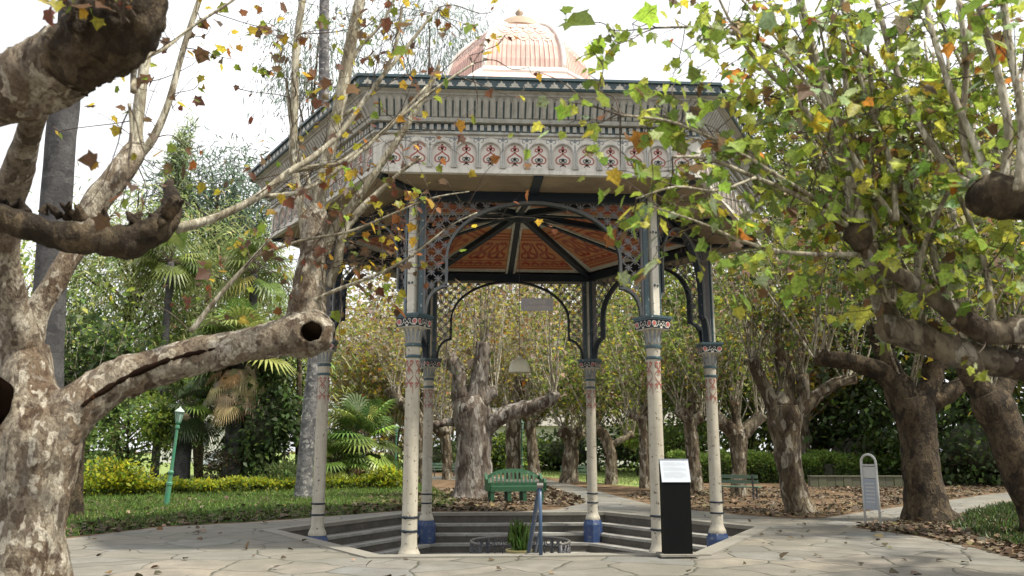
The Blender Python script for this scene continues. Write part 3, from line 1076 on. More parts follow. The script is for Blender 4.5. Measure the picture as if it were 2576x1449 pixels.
s2 = P * math.sqrt(2)
for i in range(-40, 40):
    for j in range(-60, 60):
        if (i + j) % 2: continue
        x = i * s2 / 2; z = 3.5 + j * s2 / 2
        if in_l(x, z):
            LT[1 if x > 0 else -1].box((x, ysc - .012, z), (.058, .005, .009), 0)
            LT[1 if x > 0 else -1].box((x, ysc - .012, z), (.009, .0055, .058), 0)
for q in LT.values(): q.build('lattice', M['lattice'], scr)
around(scr)

# --- columns: built at the origin, outward is -y
mb = MB()
mb.lathe([(.168, -.09), (.168, -.05), (.155, -.02), (.13, .03), (.118, .09), (.116, .6), (.114, 1.5), (.110, 2.5), (.107, 2.96), (.112, 3.0), (.112, 3.10)], 28)
colm = mb.build('column', M['column'], None, smooth=40)
mb = MB()
mb.lathe([(.215, -.98), (.215, -.20), (.205, -.17), (.19, -.13), (.18, -.10), (.168, -.088)], 8)
mb.build('plinth', M['blue'], colm)
for z in (.283, .484):
    mb = MB()
    mb.lathe([(.112, z - .018), (.128, z - .014), (.134, z), (.128, z + .014), (.112, z + .018)], 24, cap=False)
    mb.box((0, -.128, z), (.02, .012, .022))
    mb.build('ring', M['navy'], colm, smooth=True)
mb = MB()
mb.lathe([(.108, 3.06), (.13, 3.065), (.134, 3.09), (.13, 3.115), (.108, 3.12)], 24, 1, cap=False)
mb.lathe([(.108, 2.885), (.125, 2.89), (.129, 2.91), (.125, 2.93), (.108, 2.935)], 24, 1, cap=False)
mb.lathe([(.108, 3.11), (.118, 3.13), (.122, 3.2), (.135, 3.29), (.165, 3.345), (.19, 3.37)], 24, 0, cap=False)
for i in range(12):
    a = 2 * math.pi * i / 12
    u = V((math.cos(a), math.sin(a), 0)); t_ = V((-math.sin(a), math.cos(a), 0))
    pts = [(.122, 3.14, .02), (.126, 3.22, .022), (.142, 3.30, .016), (.168, 3.345, .004)]
    for (r0, z0, w0), (r1, z1, w1) in zip(pts, pts[1:]):
        p, q = u * (r0 + .006) + V((0, 0, z0)), u * (r1 + .006) + V((0, 0, z1))
        mb.face([p - t_ * w0, p + t_ * w0, q + t_ * w1, q - t_ * w1], 2)
cap = mb.build('capital', [M['column'], M['teal'], M['greyorn']], colm, smooth=40)
mb = MB()
mb.box((0, 0, 3.435), (.198, .198, .065), 0)
mb.box((0, 0, 3.368), (.185, .185, .012), 3)
for q in range(4):
    Mz = Matrix.Rotation(math.pi / 2 * q, 3, 'Z')
    for sx in (-1, 1):
        for rr_, mm, yy in ((.047, 3, .200), (.035, 1, .2035)):
            mb.face([Mz @ V((sx * .145 + rr_ * math.cos(t), -yy, 3.44 + rr_ * math.sin(t))) for t in [2 * math.pi * i / 14 for i in range(14)]], mm)
    ff = lambda x, z: Mz @ V((x, -.202, z))
    for sg in (-1, 1):
        mb.ribbon([(0, 3.45), (sg * .03, 3.41), (sg * .06, 3.43), (sg * .09, 3.395), (sg * .16, 3.385)], .013, ff, 3)
        mb.ribbon([(sg * x, z) for x, z in curl(.045, 3.465, .02, 180, -90)], .010, ff, 3)
        mb.ribbon([(0, 3.39), (sg * .02, 3.375)], .03, ff, 3)
mb.build('medallion_band', [M['navy'], M['medal'], M['cream'], M['cream']], colm)
mb = MB()
mb.box((0, 0, 3.515), (.212, .212, .014), 0)
mb.box((0, 0, 3.548), (.226, .226, .0185), 0)
mb.build('abacus', M['teal'], colm)
mb = MB()
def cyl(a, z):
    return (.1145 * math.cos(a), .1145 * math.sin(a), z)
for i in range(4):
    a0 = -math.pi / 2 + i * math.pi / 2
    for s in (-1, 1):
        mb.ribbon([(a0 + s * .62 * math.cos(t * 1.0) * (1 if t < 6 else 1), 2.84 - .07 * t) for t in [k * .35 for k in range(0, 19)]], .027, lambda a, z: cyl(a, z), 0)
        mb.ribbon([(a0 + s * (.35 + .22 * math.cos(t)), 2.80 + .035 * math.sin(t)) for t in [k * .6 for k in range(9)]], .03, lambda a, z: cyl(a, z), 1)
        mb.ribbon([(a0 + s * (.45 + .22 * math.cos(t)), 2.46 + .035 * math.sin(t)) for t in [k * .6 for k in range(8)]], .03, lambda a, z: cyl(a, z), 1)
        mb.ribbon([(a0 + s * (.0 + .16 * math.cos(t)), 2.66 + .03 * math.sin(t)) for t in [k * .6 for k in range(8)]], .03, lambda a, z: cyl(a, z), 1)
    mb.ribbon([(a0 + .6, 2.42), (a0 + .6, 2.33)], .07, lambda a, z: cyl(a, z), 1)
mb.build('painted_scroll', [M['redbrown'], M['red']], colm)
mb = MB()
mb.box((0, -.03, 4.58), (.066, .085, 1.01), 0)
for sg in (-1, 1):
    Mr = Matrix.Rotation(sg * rad(30), 3, 'Z')
    mb.box((sg * .105, .02, 4.58), (.036, .085, 1.009), 1, Mr)
    mb.box((sg * .150, .045, 4.58), (.014, .05, 1.008), 2, Mr)
for z in (4.07, 4.50, 4.95):
    for sx in (-1, 1):
        mb.lathe([(.020, 0), (.020, .012), (.012, .016)], 10, 1, (sx * .032, -.114, z), Matrix.Rotation(rad(90), 3, 'X'))
mb.build('post', [M['cream'], M['teal'], M['lattice']], colm)
for k in range(6):
    c = colm if k == 0 else copy_tree(colm)
    c.parent = pav
    a = rad(-120 + 60 * k)
    c.location = (RC * math.cos(a), RC * math.sin(a), 0)
    c.rotation_euler = (0, 0, a + math.pi / 2)


def text(name, body, size, loc, mat, parent, rot=(math.pi / 2, 0, 0), ext=.002):
    cu = bpy.data.curves.new(name, 'FONT')
    cu.body = body
    cu.size = size
    cu.align_x = 'CENTER'
    cu.extrude = ext
    o = bpy.data.objects.new(name, cu)
    COL.objects.link(o)
    dg = bpy.context.evaluated_depsgraph_get()
    me = bpy.data.meshes.new_from_object(o.evaluated_get(dg))
    bpy.data.objects.remove(o)
    m = bpy.data.objects.new(name, me)
    COL.objects.link(m)
    me.materials.clear()
    me.materials.append(mat)
    m.location = loc
    m.rotation_euler = rot
    m.parent = parent
    return m


# ================================================================== THINGS IN AND AT THE PIT
# hanging lamp
p = W(1306, 937, 16.4)
lamp = empty('pendant_lamp', p, 0, 'cream bell-shaped lamp shade hanging on a thin cord inside the pavilion', 'lamp')
mb = MB()
pr = [(.215, 0), (.212, .03), (.20, .11), (.17, .19), (.12, .245), (.07, .27), (.045, .275), (.04, .31)]
mb.lathe(pr, 28, cap=False)
mb.lathe([(r - .008, z - .004) for r, z in pr][::-1], 28, cap=False)
mb.build('lamp_shade', M['shade'], lamp, smooth=True)
mb = MB(); mb.tube([(0, 0, .3), (0, 0, 6.03 - p.z)], [.006, .006], 6)
mb.build('cord', M['iron'], lamp)
mb = MB(); mb.lathe([(.01, .06), (.045, .09), (.05, .14), (.03, .2), (.02, .26)], 14)
mb.build('bulb', M['cream'], lamp, smooth=True)
# name board under the rear arch
p = W(1351, 766, 19.2)
nb = empty('name_board', p, YAW, 'small grey board with two lines of pale lettering hung under the rear arch', 'sign')
mb = MB(); mb.box((0, 0, 0), (.375, .012, .145))
bo = mb.build('board', M['board'], nb)
text('lettering', 'Dona', .17, (-.0, -.016, .02), M['letter'], nb)
text('lettering', 'Leopoldina', .14, (.0, -.016, -.105), M['letter'], nb)
for sx in (-1, 1):
    mb = MB(); mb.tube([(sx * .33, 0, .14), (sx * .33, 0, 5.5 - p.z)], [.004, .004], 5)
    mb.build('hanging_wire', M['iron'], nb)

# round iron railing
rail = empty('iron_railing', (CX, CY, -.97), 0, 'low round cast iron railing with worn rim around the spring', 'railing')
mb = MB()
RR = .93
A_ = [rad(-38 + 256 * i / 48) for i in range(49)]
def ringtube(mb, r, z, w, m=0):
    mb.tube([(r * math.cos(a), r * math.sin(a), z) for a in A_], [w] * len(A_), 8, m)
ringtube(mb, RR, .75, .024)
mb.build('rim', M['ironrim'], rail, smooth=True)
mb = MB()
ringtube(mb, RR, .58, .014); ringtube(mb, RR, .12, .016); ringtube(mb, RR, .38, .012)
mb.build('rail', M['iron'], rail, smooth=True)
mb = MB()
for i in range(0, 49, 2):
    a = A_[i]
    c_, s_ = RR * math.cos(a), RR * math.sin(a)
    wd = .03 if i % 8 == 0 else .012
    mb.tube([(c_, s_, 0), (c_, s_, .2), (c_, s_, .45), (c_, s_, .74)], [wd * 1.3, wd, wd * 1.2, wd], 6)
    if i < 48:
        b_ = A_[i + 1]
        q = V((RR * math.cos(b_), RR * math.sin(b_), .665))
        tg = V((-math.sin(b_), math.cos(b_), 0))
        mb.tube([q + tg * .055 * math.cos(t) + V((0, 0, .06 * math.sin(t))) for t in [2 * math.pi * j / 10 for j in range(11)]], [.010] * 11, 5)
mb.build('baluster', M['iron'], rail, smooth=True)
# potted plant
pot = empty('potted_plant', (CX + .05, CY - .75, -.97), 0, 'spiky green plant in a clay pot inside the round iron railing', 'plant')
pot.location = (W(1305, 1375, 15.6).x, 15.6, -.97)
mb = MB()
mb.lathe([(.17, 0), (.2, .3), (.225, .68), (.20, .69), (.19, .62), (.02, .62)], 24)
mb.build('pot', M['pot'], pot, smooth=35)
mb = MB(); mb.lathe([(.222, .665), (.24, .67), (.242, .70), (.225, .705), (.20, .69)], 24, cap=False)
mb.build('pot_rim', M['potrim'], pot, smooth=True)
r_ = np.random.default_rng(4)
n = 260
th = r_.uniform(0, 2 * math.pi, n); tl = np.abs(r_.normal(0, .28, n))
D = np.stack([np.cos(th) * tl, np.sin(th) * tl, np.ones(n)], 1)
leaves('foliage', np.stack([r_.normal(0, .06, n), r_.normal(0, .06, n), .62 + r_.random(n) * .25], 1), r_.uniform(.2, .42, n), D, rdir(n, r_), pal([(60, (.08, .17, .03)), (40, (.14, .25, .05))], n, r=r_), 'blade', M['grass'], pot)
# handrail
hr = empty('handrail', G(1360, 1400), 0, 'blue painted metal handrail sloping down from the kerb into the sunken steps', 'handrail')
hb_ = V(hr.location)
mb = MB()
top = W(1358, 1222, hb_.y) - hb_
mb.tube([(0, 0, -.05), (top.x * .5, 0, top.z * .5), (top.x, 0, top.z)], [.028, .026, .026], 10)
mb.build('post', M['railblue'], hr, smooth=True)
mb = MB()
lo = W(1328, 1398, 13.9) - hb_
mb.tube([top, top + V((-.005, .06, .005)), top.lerp(lo, .5), lo, lo + (lo - top) * .12], [.034] * 5, 10)
mb.build('top_rail', M['railblue'], hr, smooth=True)
mb = MB()
lo2 = W(1345, 1398, 13.7) - hb_
mb.tube([V((0, 0, .42)), lo2], [.016, .016], 8)
mb.build('lower_rail', M['railblue'], hr, smooth=True)
mb = MB()
mb.tube([top + V((-.045, 0, 0)), top + V((.045, .0, 0))], [.042, .042], 12)
mb.build('elbow', M['ironrim'], hr, smooth=30)
mb = MB()
mb.tube([lo + V((0, 0, .0)), V((lo.x + .01, lo.y, -1.2))], [.028, .028], 8)
mb.build('post', M['railblue'], hr, smooth=True)

# information stand
b0 = W(1703, 1394, 12.30)
st = empty('information_stand', (b0.x, 12.30, .022), rad(2), 'black pedestal with a tilted pale text panel standing at the pit edge', 'information stand')
mb = MB(); mb.box((0, 0, .015), (.265, .19, .015))
mb.build('base_plate', M['kerb'], st)
mb = MB()
mb.box((0, .0, .52), (.198, .10, .49))
mb.add([(-.198, -.10, 1.01), (.198, -.10, 1.01), (.198, .10, 1.01), (-.198, .10, 1.01), (-.198, .02, 1.32), (.198, .02, 1.32), (.198, .10, 1.32), (-.198, .10, 1.32)],
       [(4, 5, 6, 7), (1, 2, 6, 5), (2, 3, 7, 6), (3, 0, 4, 7), (0, 1, 5, 4)])
mb.build('pedestal', M['black'], st)
mb = MB()
pn = lambda x, s, h=.004: V((x, -.10 + .12 * s, 1.01 + .31 * s)) + V((0, -.93, .36)) * h
mb.face([pn(-.205, -.01, .01), pn(.205, -.01, .01), pn(.205, 1.0, .01), pn(-.205, 1.0, .01)])
for (a, b) in (((-.205, -.01), (.205, -.01)), ((.205, -.01), (.205, 1.0)), ((.205, 1.0), (-.205, 1.0)), ((-.205, 1.0), (-.205, -.01))):
    mb.face([pn(*a, .01), pn(*a, -.004), pn(*b, -.004), pn(*b, .01)])
pnl = mb.build('text_panel', M['white'], st)
mb = MB()
rd = random.Random(3)
for i in range(16):
    s = .86 - .045 * i
    if i in (4, 9): continue
    mb.ribbon([(-.165, s), (.165 if i % 5 else .08 + .05 * rd.random(), s)], .0065, lambda x, q: pn(x, q, .013))
mb.build('printed_lines', M['inkgrey'], pnl)
mb = MB(); mb.bar(pn(-.208, 1.0, .012), pn(.208, 1.0, .012), .014, .014)
mb.build('top_edge', M['inkgrey'], st)

# hoop sign by the right-hand bed
b0 = G(2196, 1325)
hs = empty('hoop_sign', b0, rad(-58), 'pale grey metal hoop frame with small grey plates beside the right path', 'sign')
mb = MB()
hw = .165
pts = [(-hw, 0, -.05), (-hw, 0, .7), (-hw, 0, 1.2)] + [(-hw * math.cos(t), 0, 1.22 + hw * math.sin(t)) for t in [math.pi * i / 10 for i in range(1, 10)]] + [(hw, 0, 1.2), (hw, 0, .7), (hw, 0, -.05)]
mb.tube(pts, [.024] * len(pts), 10)
mb.build('hoop', M['metalgrey'], hs, smooth=True)
mb = MB(); mb.box((0, 0, .62), (hw - .02, .012, .30))
mb.build('notice_plate', M['inkgrey'], hs)
mb = MB(); mb.bar((-hw, 0, 1.18), (hw, 0, 1.18), .03, .03); mb.box((0, 0.01, 1.04), (hw - .03, .006, .11))
mb.build('cross_bar', M['metalgrey'], hs)
mb = MB()
for i in range(6): mb.box((0, -.014, .82 - .07 * i), (.10, .002, .012))
mb.build('printed_lines', M['metalgrey'], hs)


# ------------------------------------------------------------------ benches
def grand_bench(loc, rz, label, group):
    root = empty('park_bench', loc, rz, label, 'bench', group)
    g = M['benchgreen']
    mb = MB()
    for i in range(3):
        mb.box((0, -.20 + .16 * i, .435), (.74, .074, .022))
    mb.build('seat', g, root)
    mb = MB(); mb.box((0, -.285, .37), (.76, .022, .05)); mb.build('apron', g, root)
    mb = MB()      # arched backrest: top rail, slats, bottom rail
    topz = lambda x: .93 - .22 * (abs(x) / .78) ** 2.6
    xs = [-.78 + 1.56 * i / 24 for i in range(25)]
    for a, b in zip(xs, xs[1:]):
        za, zb = topz(a), topz(b)
        for y0, y1 in ((.25, .30),):
            A = [(a, y0 + .08 * 1, za - .11), (b, y0 + .08, zb - .11), (b, y0 + .10, zb), (a, y0 + .10, za)]
            B = [(x, y + .05, z) for x, y, z in A]
            mb.add(A + B, [(0, 1, 2, 3), (7, 6, 5, 4), (3, 2, 6, 7), (0, 4, 5, 1), (1, 5, 6, 2), (3, 7, 4, 0)])
    mb.bar((-.72, .26, .50), (.72, .26, .50), .05, .09)
    mb.build('back_rail', g, root)
    for i in range(11):
        x = -.6 + 1.2 * i / 10
        mb = MB(); mb.bar((x, .262, .52), (x, .35, topz(x) - .06), .058, .026, 0, V((0, -1, .2)))
        mb.build('back_slat', g, root)
    for sg in (-1, 1):
        mb = MB()
        pr = [(-.30, .32), (.30, .32), (.36, .80), (.28, .76), (.15, .66), (-.05, .63), (-.20, .67), (-.30, .66), (-.34, .56)]
        for xx in (0,):
            A = [(sg * .80 - .035, y, z) for y, z in pr]; B = [(sg * .80 + .035, y, z) for y, z in pr]
            n_ = len(pr)
            mb.add(A + B, [tuple(range(n_))[::-1], tuple(range(n_, 2 * n_))] + [(i, (i + 1) % n_, n_ + (i + 1) % n_, n_ + i) for i in range(n_)])
        mb.build('armrest', g, root)
    for x in (-.70, -.22, .22, .70):
        for y in (-.24, .24):
            mb = MB(); mb.box((x, y, .16), (.05, .05, .165)); mb.build('leg', g, root)
    return root


bl = G(1296, 1264)
grand_bench(bl, rad(11), 'green bench with rounded slatted back beside the thick gnarled plane tree', 'park benches')


def plain_bench():
    root = empty('park_bench', (0, 0, 0))
    g = M['benchold']
    for i in range(3):
        mb = MB(); mb.box((0, -.16 + .16 * i, .44), (.8, .065, .02)); mb.build('seat_slat', g, root)
    for z in (.62, .80):
        mb = MB(); mb.box((0, .26 + (z - .6) * .2, z), (.8, .015, .06)); mb.build('back_slat', g, root)
    for sx in (-1, 1):
        mb = MB()
        mb.bar((sx * .62, -.2, 0), (sx * .62, -.2, .42), .05, .05, 0, V((0, 1, 0)))
        mb.bar((sx * .62, .22, 0), (sx * .62, .31, .88), .05, .05, 0, V((0, 1, 0)))
        mb.bar((sx * .62, -.2, .40), (sx * .62, .24, .40), .05, .04)
        mb.build('leg', M['iron'], root)
    return root


pb = plain_bench()
for i, (x, y, rz, lb) in enumerate([
        (1117, 1199, 8, 'weathered green bench by the pale path left of the thick gnarled tree'),
        (1448, 1213, 4, 'weathered green bench in front of the stout grey tree beyond the rear right column'),
        (1856, 1256, 150, 'low weathered bench on leaf litter just right of the right pavilion column'),
        (1268, 1190, 0, 'distant green bench half hidden behind the rounded green bench')]):
    o = pb if i == 0 else copy_tree(pb)
    o.location = G(x, y); o.rotation_euler = (0, 0, rad(rz))
    o.scale = (.85, .9, .85)
    tag(o, lb, 'bench', 'park benches')


# ------------------------------------------------------------------ lamp posts
def lamp_post(x, y, ytop, label, m, lean=0):
    b = G(x, y)
    H = W(x, ytop, b.y).z
    root = empty('lamp_post', b, 0, label, 'lamp post', 'green lamp posts of the park')
    s = H / 2.7
    mb = MB()
    mb.lathe([(.085, -.05), (.085, .55), (.10, .56), (.10, .62), (.075, .64), (.065, .85), (.09, .87), (.09, .92), (.055, .95), (.05, 1.5), (.045, 2.10 * 1)], 14)
    mb.build('post', m, root, smooth=35)
    mb = MB()
    mb.lathe([(.045, 2.08), (.075, 2.10), (.075, 2.16), (.05, 2.18), (.05, 2.22), (.085, 2.24), (.09, 2.28)], 14)
    mb.build('collar', m, root, smooth=35)
    mb = MB(); mb.lathe([(.085, 2.28), (.135, 2.54), (.13, 2.55)], 8); la = mb.build('lantern', M['glass'], root)
    mb = MB()
    for i in range(8):
        a = 2 * math.pi * (i + .5) / 8
        mb.bar((.088 * math.cos(a), .088 * math.sin(a), 2.28), (.138 * math.cos(a), .138 * math.sin(a), 2.55), .014, .014)
    mb.build('lantern_frame', m, la)
    mb = MB(); mb.lathe([(.155, 2.545), (.16, 2.56), (.10, 2.62), (.04, 2.66), (.02, 2.70)], 16); mb.build('lantern_cap', M['lampcap'] if m is M['lampgreen'] else m, root, smooth=30)
    root.scale = (s * .85, s * .85, s)
    if lean: root.rotation_euler = (0, rad(lean), 0)


lamp_post(418, 1272, 1022, 'bright green lamp post with pale cap on the lawn under the dry palm skirt', M['lampgreen'], 4)
lamp_post(994, 1205, 1066, 'slim green lamp post between the fan palm clump and the front left column', M['lampgreen'])
lamp_post(1312, 1204, 1056, 'dark green lantern post behind the rounded green bench', M['lampdark'])
lamp_post(1936, 1190, 1075, 'thin dark green lamp post behind the right hedge', M['lampdark'])

# ================================================================== NEAR TREES
def K(d): return d / F


# ---- left foreground tree
base = V((W(55, 1449, 6.7).x, 6.7, 0))
t = Tree('plane_tree', 'large mottled plane tree in the left foreground with a hollow cut limb reaching right', base, 'pollarded plane trees of the park', 'tree', 'bark_near', 11)


def limb(t, pts, d0, d1, n=20, amp=.14, freq=4., sub=7, mb=None, scale=1.):
    P, R_ = [], []
    for i, (x, y, r) in enumerate(pts):
        d = d0 + (d1 - d0) * i / (len(pts) - 1)
        P.append(W(x, y, d)); R_.append(r * K(d) * scale)
    t.limb(P, R_, n, amp, freq, sub, mb)
    return P


Pt = [(base.x - .05, 6.7, -.2), (base.x, 6.7, .15)]
P = [V(p) for p in Pt] + [W(58, 1440, 6.7), W(64, 1320, 6.7), W(72, 1220, 6.7), W(88, 1120, 6.7), W(84, 1040, 6.72), W(70, 970, 6.75), W(60, 880, 6.8)]
t.limb(P, [r * K(6.7) for r in (150, 128, 106, 98, 100, 102, 84, 60, 58)], 56, .16, 3.2, 14)
limb(t, [(105, 1120, 70), (180, 1040, 62), (300, 955, 52), (450, 908, 46), (600, 873, 43), (700, 852, 46), (762, 842, 58), (792, 838, 56), (803, 836, 30)], 6.65, 7.5, 40, .17, 4.5, 14)
limb(t, [(752, 860, 44), (768, 790, 50), (778, 720, 42), (786, 640, 36), (792, 570, 32), (797, 520, 24)], 7.5, 7.6, 28, .17, 6, 12)
limb(t, [(60, 890, 50), (22, 760, 44), (6, 620, 40), (20, 510, 38), (45, 430, 38), (72, 340, 31), (95, 270, 30)], 6.8, 5.4, 20, .16, 5)
limb(t, [(58, 880, 40), (105, 765, 30), (165, 665, 27), (200, 605, 26), (235, 520, 34), (290, 450, 33), (330, 398, 30), (342, 372, 24)], 6.8, 7.2, 16, .12, 6)
# overhead burr limb
limb(t, [(-170, 520, 80), (-150, 330, 90), (-60, 245, 92), (50, 215, 90), (150, 165, 92), (200, 135, 86)], 5.2, 4.85, 30, .2, 5, 8)
mbD = MB()
limb(t, [(150, 165, 84), (200, 132, 95), (255, 95, 98), (310, 60, 96), (345, -10, 76), (352, -110, 50)], 4.88, 4.7, 34, .3, 6, 9, mbD)
mbD.build('dark_burr', M['bark_dark'], t.root, smooth=True)
mbD = MB()
limb(t, [(-120, 520, 30), (0, 548, 34), (90, 578, 34), (200, 600, 37), (310, 606, 42), (380, 582, 40), (420, 545, 32), (432, 505, 24), (425, 470, 14), (432, 452, 4)], 5.6, 6.0, 24, .34, 7, 8, mbD)
for i in range(26):
    x = t.r.uniform(-40, 440)
    y = 548 + (x / 440) * 40 - (30 if x < 400 else 60)
    p = W(x, y, 5.75)
    q = p + V((t.r.gauss(.01, .02), t.r.gauss(-.02, .02), t.r.uniform(.02, .05)))
    t.limb([p - (q - p), p, q, q + (q - p) * .6], [.04, .03, .018, .004], 7, .4, 14, 3, mbD)
mbD.build('dark_limb', M['bark_dark'], t.root, smooth=True)
mbD2 = t.trunk
# stand-alone pieces: hollow of the cut limb and long crack
hp = W(779, 838, 7.34)
vd = (V((.30, -1, -.08))).normalized()
X_ = vd.cross(V((0, 0, 1))).normalized(); Z_ = X_.cross(vd)
Mh = Matrix((X_, Z_, vd)).transposed()
k = K(7.3)
mb = MB()
ctr = hp + vd * .268 - base
mb.lathe([(.19, -.16), (.16, -.05), (.135, .0), (.112, .014), (.092, .010), (.082, -.01), (.075, -.05)], 26, 0, ctr, Mh, cap=False)
v2 = []
for x, y, z in mb.v:
    q = V((x, y, z)); o_ = q - ctr
    q = ctr + o_ * (1 + .38 * noise.noise(q * 7) + .15 * noise.noise(q * 23))
    v2.append(tuple(q))
mb.v = v2
mb.build('healed_rim', M['bark_near'], t.root, smooth=True)
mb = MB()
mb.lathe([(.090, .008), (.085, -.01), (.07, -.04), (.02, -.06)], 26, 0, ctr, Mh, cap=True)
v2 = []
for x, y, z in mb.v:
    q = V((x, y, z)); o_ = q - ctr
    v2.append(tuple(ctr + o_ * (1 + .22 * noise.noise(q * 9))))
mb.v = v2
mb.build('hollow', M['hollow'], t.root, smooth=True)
mb = MB()
cr = [(205, 1022, 6, 60), (240, 996, 12, 58), (300, 960, 12, 52), (370, 925, 13, 49), (430, 905, 11, 47), (490, 888, 11, 45), (540, 878, 8, 44), (600, 866, 4, 43)]
P = []
for i, (x, y, r, lr) in enumerate(cr):
    d = 6.78 + .30 * i / 7
    P.append(W(x, y, d - lr * K(d) * .93) - base)
mb.tube(P, [r * K(6.8) * .6 for _, _, r, _ in cr], 10, 0, .6, 14, 3, 8)
mb.build('rot_crack', M['rot'], t.root, smooth=True)
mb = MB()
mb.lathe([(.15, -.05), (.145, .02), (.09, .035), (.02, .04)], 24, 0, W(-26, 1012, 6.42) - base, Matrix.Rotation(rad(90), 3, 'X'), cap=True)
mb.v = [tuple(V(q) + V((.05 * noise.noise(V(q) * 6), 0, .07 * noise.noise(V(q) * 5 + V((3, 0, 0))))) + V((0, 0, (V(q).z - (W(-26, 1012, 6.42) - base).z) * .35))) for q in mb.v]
mb.build('hollow', M['hollow'], t.root, smooth=True)  # bulging cap, the cavity's shade is only its near-black colour

# shoots of the left tree
SH = []
def sh(pts, d0, d1=None, n=9):
    d1 = d1 or d0
    P = limb(t, pts, d0, d1, n, .05, 8., 5, t.shoots)
    SH.append(P)
    return P
sh([(338, 400, 20), (347, 300, 16), (366, 150, 14), (404, -30, 13)], 7.2)
sh([(350, 390, 13), (385, 348, 11), (425, 255, 9), (462, 120, 8), (508, -20, 7)], 7.2)
sh([(442, 575, 15), (540, 548, 11), (650, 494, 10), (720, 437, 9), (790, 393, 8), (862, 328, 7), (935, 225, 6), (1010, 135, 5), (1100, 20, 3)], 6.0, 6.9)
sh([(725, 433, 7), (800, 418, 7), (858, 408, 6), (960, 335, 5), (1080, 235, 4), (1190, 160, 3)], 6.5, 7.0)
sh([(650, 494, 7), (760, 480, 6), (880, 405, 5), (985, 310, 4), (1075, 215, 3)], 6.4, 7.0)
sh([(778, 620, 16), (752, 500, 11), (738, 400, 11), (741, 250, 11), (745, 120, 10), (764, -20, 9)], 7.55)
sh([(792, 560, 20), (815, 430, 17), (845, 310, 17), (868, 190, 17), (886, 90, 16), (912, -30, 14)], 7.6)
sh([(812, 640, 18), (838, 585, 14), (898, 500, 11), (962, 408, 10), (1022, 318, 9), (1075, 225, 8), (1105, 165, 6)], 7.6)
sh([(825, 720, 13), (848, 660, 12), (862, 590, 12), (905, 530, 10), (1000, 440, 5), (1060, 395, 3)], 7.6)
sh([(800, 540, 9), (770, 440, 6), (735, 330, 5), (720, 200, 4)], 7.6)
sh([(850, 300, 6), (930, 240, 5), (990, 130, 5), (1010, 20, 4)], 7.6)
sh([(868, 190, 6), (905, 120, 5), (960, 60, 4), (1000, -20, 4)], 7.6)
sh([(700, 810, 6), (760, 770, 5), (850, 728, 5), (950, 690, 4), (1040, 640, 3), (1130, 570, 2), (1200, 535, 2)], 7.4)
sh([(480, 835, 8), (530, 770, 7), (580, 712, 6), (632, 655, 5), (680, 600, 4)], 7.2)
sh([(640, 645, 4), (760, 605, 4), (870, 585, 4), (960, 550, 3), (1080, 500, 2), (1180, 482, 1.5)], 7.4)
sh([(335, 230, 8), (345, 160, 8), (420, 118, 5), (480, 70, 4), (580, 5, 4), (640, -40, 3)], 4.8, 5.6)
sh([(325, 260, 5), (330, 330, 4), (326, 400, 4)], 4.9, 5.0)
# finer twigs
rr = t.r
for P in SH:
    n = len(P)
    for i in range(n - 1):
        for _ in range(2):
            a = P[i].lerp(P[i + 1], rr.random())
            d = (P[i + 1] - P[i]).normalized()
            side = V((rr.gauss(0, 1), rr.gauss(0, .5), rr.gauss(.1, .8))).normalized()
            t.shoot(a, d * .5 + side, rr.uniform(.35, 1.1), rr.uniform(.003, .007), .1, .12, .3, rr.choice((0, 0, 1, 2)), 3, 6, 4, t.twigs)
for i in range(22):          # grey sprouts on the overhead burr
    p = W(t.r.uniform(160, 345), t.r.uniform(10, 60), 4.5)
    t.shoot(p, (t.r.gauss(-.2, .4), -.3, t.r.gauss(.5, .5)), t.r.uniform(.15, .4), .006, -.2, .12, .2, t.r.choice((0, 0, 1)), 2, 5, 5, t.twigs)
# drooping dead twigs near the cut and over the arch
for _ in range(26):
    a = W(rr.uniform(760, 860), rr.uniform(560, 700), 7.6)
    t.shoot(a, (rr.uniform(.1, 1), rr.uniform(-.3, .3), rr.uniform(-.35, .5)), rr.uniform(.5, 1.5), rr.uniform(.003, .006), -.05, .14, .4, rr.choice((0, 0, 1)), 3, 7, 4, t.twigs)
# clusters of leaves, measured
def cluster(t, x, y, d, n, s=40, sy=None):
    """a spray of leaves on sprigs that grow from the nearest shoot"""
    c = W(x, y, d)
    best = None
    for P in SH:
        for q in P:
            l = (q - c).length
            if best is None or l < best[0]: best = (l, q)
    a = best[1]
    w = V((rr.gauss(0, .05), rr.gauss(0, .05), rr.gauss(.02, .05)))
    L = (c - a).length
    main = [a, a.lerp(c, .35) + w * L, a.lerp(c, .7) - w * L * .6, c]
    t.twigs.tube([q - t.base for q in main], [.0065, .005, .004, .003], 5, sub=4, cap=False)
    for i in range(max(1, n // 5)):
        e = W(rr.gauss(x, s), rr.gauss(y, sy or s * .6), d + rr.gauss(0, .2))
        st = main[rr.choice((1, 2, 2, 3, 3))]
        mid = st.lerp(e, .5) + V((rr.gauss(0, .04), rr.gauss(0, .04), rr.gauss(.02, .04)))
        t.twigs.tube([st - t.base, mid - t.base, e - t.base], [.0035, .0026, .0016], 4, sub=4, cap=False)
        dr = (e - st).normalized()
        for k in range(min(n, 5)):
            u = 1 - .17 * k - .1 * rr.random()
            q = mid.lerp(e, (u - .5) * 2) if u > .5 else st.lerp(mid, u * 2)
            t.L.append((q, (dr + V((rr.gauss(0, .5), rr.gauss(0, .5), rr.gauss(-.2, .4)))).normalized()))
